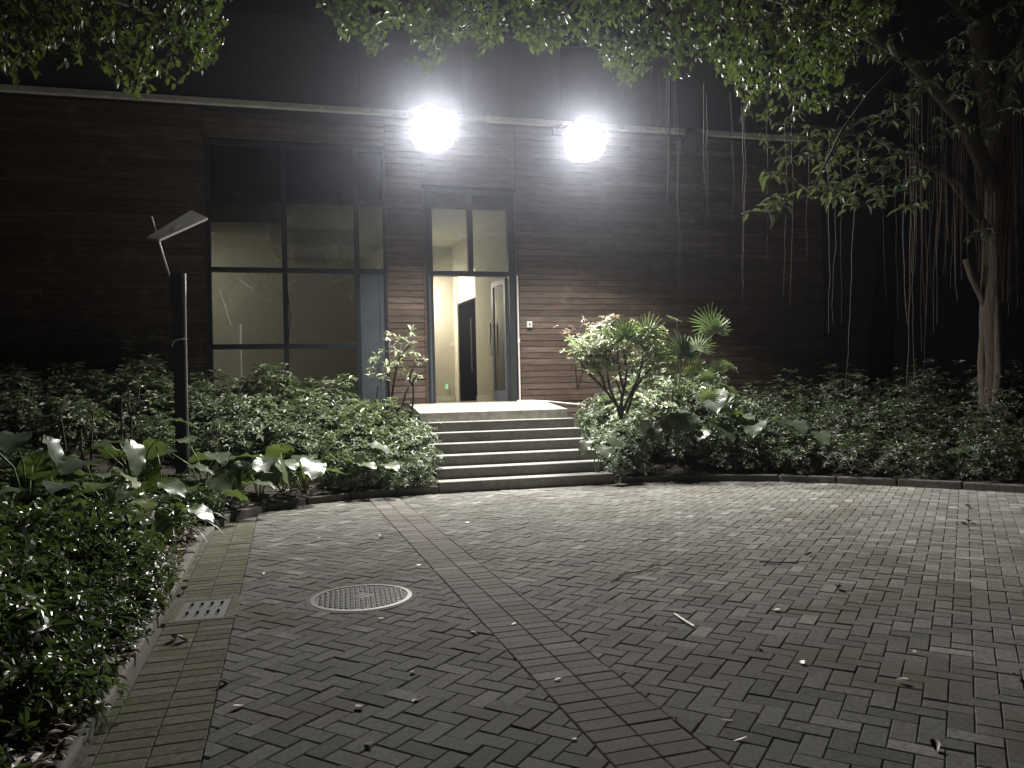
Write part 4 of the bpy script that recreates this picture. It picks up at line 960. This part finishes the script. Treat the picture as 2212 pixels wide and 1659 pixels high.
for a in ((1447,150,445,7.8,.012),(1441,160,410,7.9,.008),(1455,170,690,7.7,.006),(1460,180,705,7.8,.005),(1521,180,400,8.0,.008),(1528,200,480,8.1,.006),(1603,230,620,8.2,.008),(1609,240,660,8.3,.005),(1700,260,640,8.6,.005),(1711,260,665,8.6,.004),
          (1795,300,720,9.0,.008),(1803,300,700,9.0,.006),(1812,320,700,9.0,.004),(1860,380,850,9.4,.008,-14),(1968,420,842,10.2,.016),(1976,400,830,10.3,.008),(1962,430,700,10.2,.010),(1985,430,690,10.3,.008),(1992,420,760,10.5,.006),(2020,450,830,10.4,.007,-28),(2030,440,700,10.4,.010),
          (2024,450,720,10.4,.008,-12),(1580,200,500,8.3,.004),(1660,240,560,8.5,.004),(1385,130,330,7.6,.004),(1420,150,360,7.7,.004),(1345,150,300,7.5,.003),(1750,300,560,8.8,.004),(1905,430,650,9.8,.004),(1935,430,690,10,.004),(2060,430,650,10.8,.007),(2090,440,600,11.2,.006)):
    a = list(a)
    if a[0] > 1700: a[1] = float(np.interp(a[0], [1700, 1760, 1900, 2050, 2150], [262, 270, 300, 380, 520])); a[3] = float(np.interp(a[0], [1700, 1760, 1900, 2050, 2150], [9.4, 10.2, 11.2, 12, 12.6]))
    strand(*a)
for k in range(60):            # the curtain round the trunk
    x = rng.uniform(1960, 2235); strand(x, float(np.interp(x, [1960, 2080, 2155, 2160, 2190, 2240], [120, 260, 400, 330, 150, 0])), rng.uniform(430, 640), float(np.interp(x, [1960, 2080, 2155, 2190, 2240], [11, 12, 12.5, 12, 11])), rng.uniform(.003, .008))
for k in range(26):            # strands against the trunk
    x = rng.uniform(2100, 2200); strand(x, rng.uniform(150, 400), rng.uniform(560, 680), TD_-.26, rng.uniform(.006, .014), (2140-x)*.35)
# second trunk, dim behind the hedge
d2 = 21.0; tb2 = at(1900, 840, d2); tb2[2] = -.1
tr2 = tag(empty('slender_tree', tuple(tb2)), 'dim slender tree trunk standing behind the right hedge', 'tree')
MB().tube([tb2, at(1898,830,d2), at(1905,720,d2), at(1912,620,d2), at(1925,480,d2), at(1935,250,d2), at(1940,0,d2)], [.40,.36,.32,.27,.22,.18,.14], 9).build('trunk', K['twig'], tr2, smooth=True)
C, d_ = dome_points(260, 1.8, 1.6, 1.4, .25, .4, .6); C += at(1940, -150, d2)
link('crown', leaf_mesh('crown', *whorls(C, norm(d_+[0, 0, .4]), 9, .12, .06), K['canopy'], T_OVA), tr2)
# tree whose foliage hangs in at upper left; its trunk stands outside the picture
lb = np.array([-4.6, 5.2, 0.0]); lb[2] = bz(lb[0], lb[1])
lt = tag(empty('overhanging_tree', tuple(lb)), 'leafy tree overhanging the upper left corner of the picture', 'tree')
MB().tube([lb+np.array([0,0,-.1]), lb+np.array([.05,.1,1.5]), lb+np.array([.2,.2,3.0]), lb+np.array([.3,.3,4.6]), lb+np.array([.4,.4,6.4])], [.2,.17,.15,.12,.06], 9).build('trunk', K['bark'], lt, smooth=True)
for e_ in (at(120,-20,7.0), at(330,30,7.2), at(440,-60,7.0), at(30,60,7.2)):
    s0 = lb+np.array([.25,.25,3.9]); MB().tube([s0, (s0+e_)/2+np.array([0,0,.35]), e_], [.06,.035,.01], 6).build('limb', K['bark'], lt, smooth=True)
e_l = edge_fn([(-400,200),(0,150),(40,180),(70,190),(95,120),(140,155),(200,120),(245,150),(265,205),(300,210),(320,190),(340,120),(370,190),(405,195),(425,130),(450,185),(470,130),(475,80),(445,20),(440,-80),(520,-90)])
P, D, N, L, W, tw = sprays(-420, 500, e_l, 620, 6.2, 8.0, .088, .060, 12)
crown = link('crown', leaf_mesh('crown', P, D, N, L, W, K['canopy'], T_OVA), lt); tag(tw.build('twigs', K['twig'], crown), kind='stuff')

# ---------------------------------------------------------------- litter
n = 15000; x = rng.uniform(-9, 11.5, n); y = rng.uniform(2, 14.3, n); d = plaza_dist(x, y)
kp = (d > .10) & (rng.random(n) < np.where(d < .9, 1, .35)); x, y = x[kp], y[kp]
yl = rng.uniform(2.6, 8.6, 1300); x = np.concatenate([x, -.93-.045*(yl-3.4)-rng.random(1300)**1.3*.55]); y = np.concatenate([y, yl])
ok = plaza_dist(x, y) > .05; x, y = x[ok], y[ok]; dl = plaza_dist(x, y); z = np.maximum(bed_z(x, y), np.where((dl < .12) & (x < 0), .052, 0))+rng.uniform(.004, .03, len(x)); a = rng.uniform(0, 6.28, len(x))
P = np.stack([x, y, z], 1); D = np.stack([np.cos(a), np.sin(a), rng.normal(0, .25, len(x))], 1); N = np.stack([rng.normal(0, .35, len(x)), rng.normal(0, .35, len(x)), np.ones(len(x))], 1); s = rng.uniform(.7, 1.5, len(x))
tag(link('leaf_litter', leaf_mesh('leaf_litter', P, D, N, .06*s, .032*s, K['litter'], T_OVA)), 'brown dry leaves strewn over the soil of the planting beds', 'leaf litter', kind='stuff')
def fallen(kind, px, py, L_, W_, curl, label, group):
    L_ *= .85; W_ *= .8; curl *= .7
    p = ground(px, py); r_ = rng; mb = MB(); nseg, vs, fs = 6, [], []; a = r_.uniform(0, 6.28)
    for i in range(nseg):
        t = i/(nseg-1); wv = W_*math.sin(math.pi*min(max(t, .06), .96))**.7; zc_ = curl*(t*t)*.8
        for s_ in (-1, 0, 1): vs.append((t*L_-L_/2, s_*wv, zc_+abs(s_)*wv*(.9 if curl > .015 else .35)+.004))
    fs = [(i*3+j, i*3+j+1, (i+1)*3+j+1, (i+1)*3+j) for i in range(nseg-1) for j in range(2)]
    me_ = MB().add(vs, fs, float(r_.random())).mesh('fallen_leaf', K[kind], smooth=True)
    o = bpy.data.objects.new('fallen_leaf', me_); COL.objects.link(o); o.location = (p[0], p[1], .002); o.rotation_euler = (r_.normal(0, .15), r_.normal(0, .15), a)
    tag(o, label, 'leaf', group)
spec = [('litter_dark',1748,1201,.085,.030,.05),('litter_dark',1810,1274,.07,.03,.045),('litter_dark',2092,1098,.09,.034,.05),('litter_dark',2093,1130,.10,.035,.05),('litter_dark',2083,1135,.07,.03,.03),('litter_dark',2195,1465,.06,.02,.03),('litter_dark',1240,1600,.03,.01,.01),
        ('litter_dark',1022,1368,.07,.014,.01),('litter_dark',894,1455,.05,.02,.02),('litter_dark',776,1530,.06,.022,.02),('litter_dark',900,1515,.05,.02,.02),('litter_dark',825,1338,.05,.012,.02),('litter_dark',480,1480,.07,.02,.03),('litter_dark',400,1278,.09,.035,.06),('litter_dark',376,1384,.08,.03,.06),('litter_dark',392,1386,.08,.03,.05),('litter_dark',358,1322,.07,.03,.04),
        ('litter_dark',515,1530,.06,.02,.02),('litter_dark',1205,1470,.045,.012,.01),('litter_dark',2020,1618,.07,.022,.03),('litter_dark',825,1163,.06,.02,.02),('litter_dark',572,1243,.06,.02,.025),
        ('litter_pale',905,1223,.05,.012,.02),('litter_pale',1678,1320,.05,.018,.015),('litter_pale',1640,1402,.05,.015,.015),('litter_pale',1948,1475,.06,.02,.03),('litter_pale',1755,1040,.06,.02,.02),('litter_pale',820,1158,.05,.016,.01),('litter_pale',690,1163,.06,.012,.01),('litter_pale',1110,1350,.06,.008,.01),('litter_pale',796,1612,.05,.016,.02),
        ('litter_pale',1010,1130,.05,.018,.01),('litter_pale',1185,1213,.05,.014,.01),('litter_pale',1440,1120,.05,.018,.01),('litter_pale',1515,1105,.05,.018,.015),('litter_pale',1700,1053,.05,.012,.01),('litter_pale',1975,1410,.03,.012,.01),('litter_pale',1735,1435,.05,.018,.02),('litter_pale',1600,1600,.07,.006,.01),('litter_pale',1570,1560,.08,.008,.02),('litter_pale',1415,1350,.03,.012,.01)]
lay = []
for s_ in spec:
    p = ground(s_[1], s_[2]); zone = 'in the gutter strip' if p[0] < gut(p[1]) else ('left of the reddish band' if p[0] < bandc(p[1])-.2 else 'on the reddish band' if p[0] < bandc(p[1])+.2 else 'right of the reddish band')
    lay.append((s_, zone, 'dark curled' if s_[0] == 'litter_dark' else 'pale'))
cnt = {}
for s_, zone, look in sorted(lay, key=lambda q: -q[0][2]):
    k = (zone, look); i = cnt.get(k, 0); cnt[k] = i+1
    fallen(*s_, f'{look} fallen leaf {zone}, {ordw(i)} nearest the camera of them', f'{look} fallen leaves {zone}')
def stick(pts, r_, m_, label):
    mb = MB(); mb.tube([ground(x_, y_)+np.array([0, 0, r_+.003+h_]) for x_, y_, h_ in pts], [r_]*len(pts), 5); o = mb.build('twig', K[m_]); tag(o, label, 'twig', 'twigs lying on the paving')
stick([(1320,1258,0),(1355,1243,.006),(1390,1236,.004),(1425,1222,.012)], .005, 'twig', 'thin dark crooked twig lying on the paving right of the reddish band')
stick([(1458,1330,.0),(1475,1343,.004),(1500,1357,.0)], .008, 'litter_pale', 'short pale stripped stick lying on the right paving')
stick([(1640,1215,.0),(1690,1218,.003),(1725,1217,.0)], .005, 'twig', 'straight dark twig lying on the far right paving')
p = on_y(1628, 975, 11.0); r2 = np.random.default_rng(5); q = MB(); g_ = 6
vs = [(p[0]+(i-2.5)*.045+r2.normal(0, .012), 11.0-.12+(j)*.03+r2.normal(0, .012), p[2]-.04+.09*math.sin(j*.6)+r2.normal(0, .022)) for j in range(g_) for i in range(g_)]
q.add(vs, [(j*g_+i, j*g_+i+1, (j+1)*g_+i+1, (j+1)*g_+i) for j in range(g_-1) for i in range(g_-1)])
tag(q.build('paper_scrap', K['duct']), 'crumpled white paper scrap caught among the right shrubs', 'paper')

# ---------------------------------------------------------------- haze added to imitate lamp bloom
if HAZE > 0:
    m = bpy.data.materials.new('bloom_haze'); m.use_nodes = True; nt = m.node_tree; nt.nodes.remove(nt.nodes['Principled BSDF'])
    pv = nt.nodes.new('ShaderNodeVolumePrincipled'); pv.inputs['Color'].default_value = (.78, .82, 1.0, 1); pv.inputs['Density'].default_value = HAZE; pv.inputs['Anisotropy'].default_value = .92
    nt.links.new(pv.outputs[0], nt.nodes['Material Output'].inputs['Volume'])
    hz = MB().box(-18, 22, -6, 26, -1.2, 14).build('haze', m); tag(hz, 'thin haze added to give the lamps a bloom', 'haze', kind='stuff')
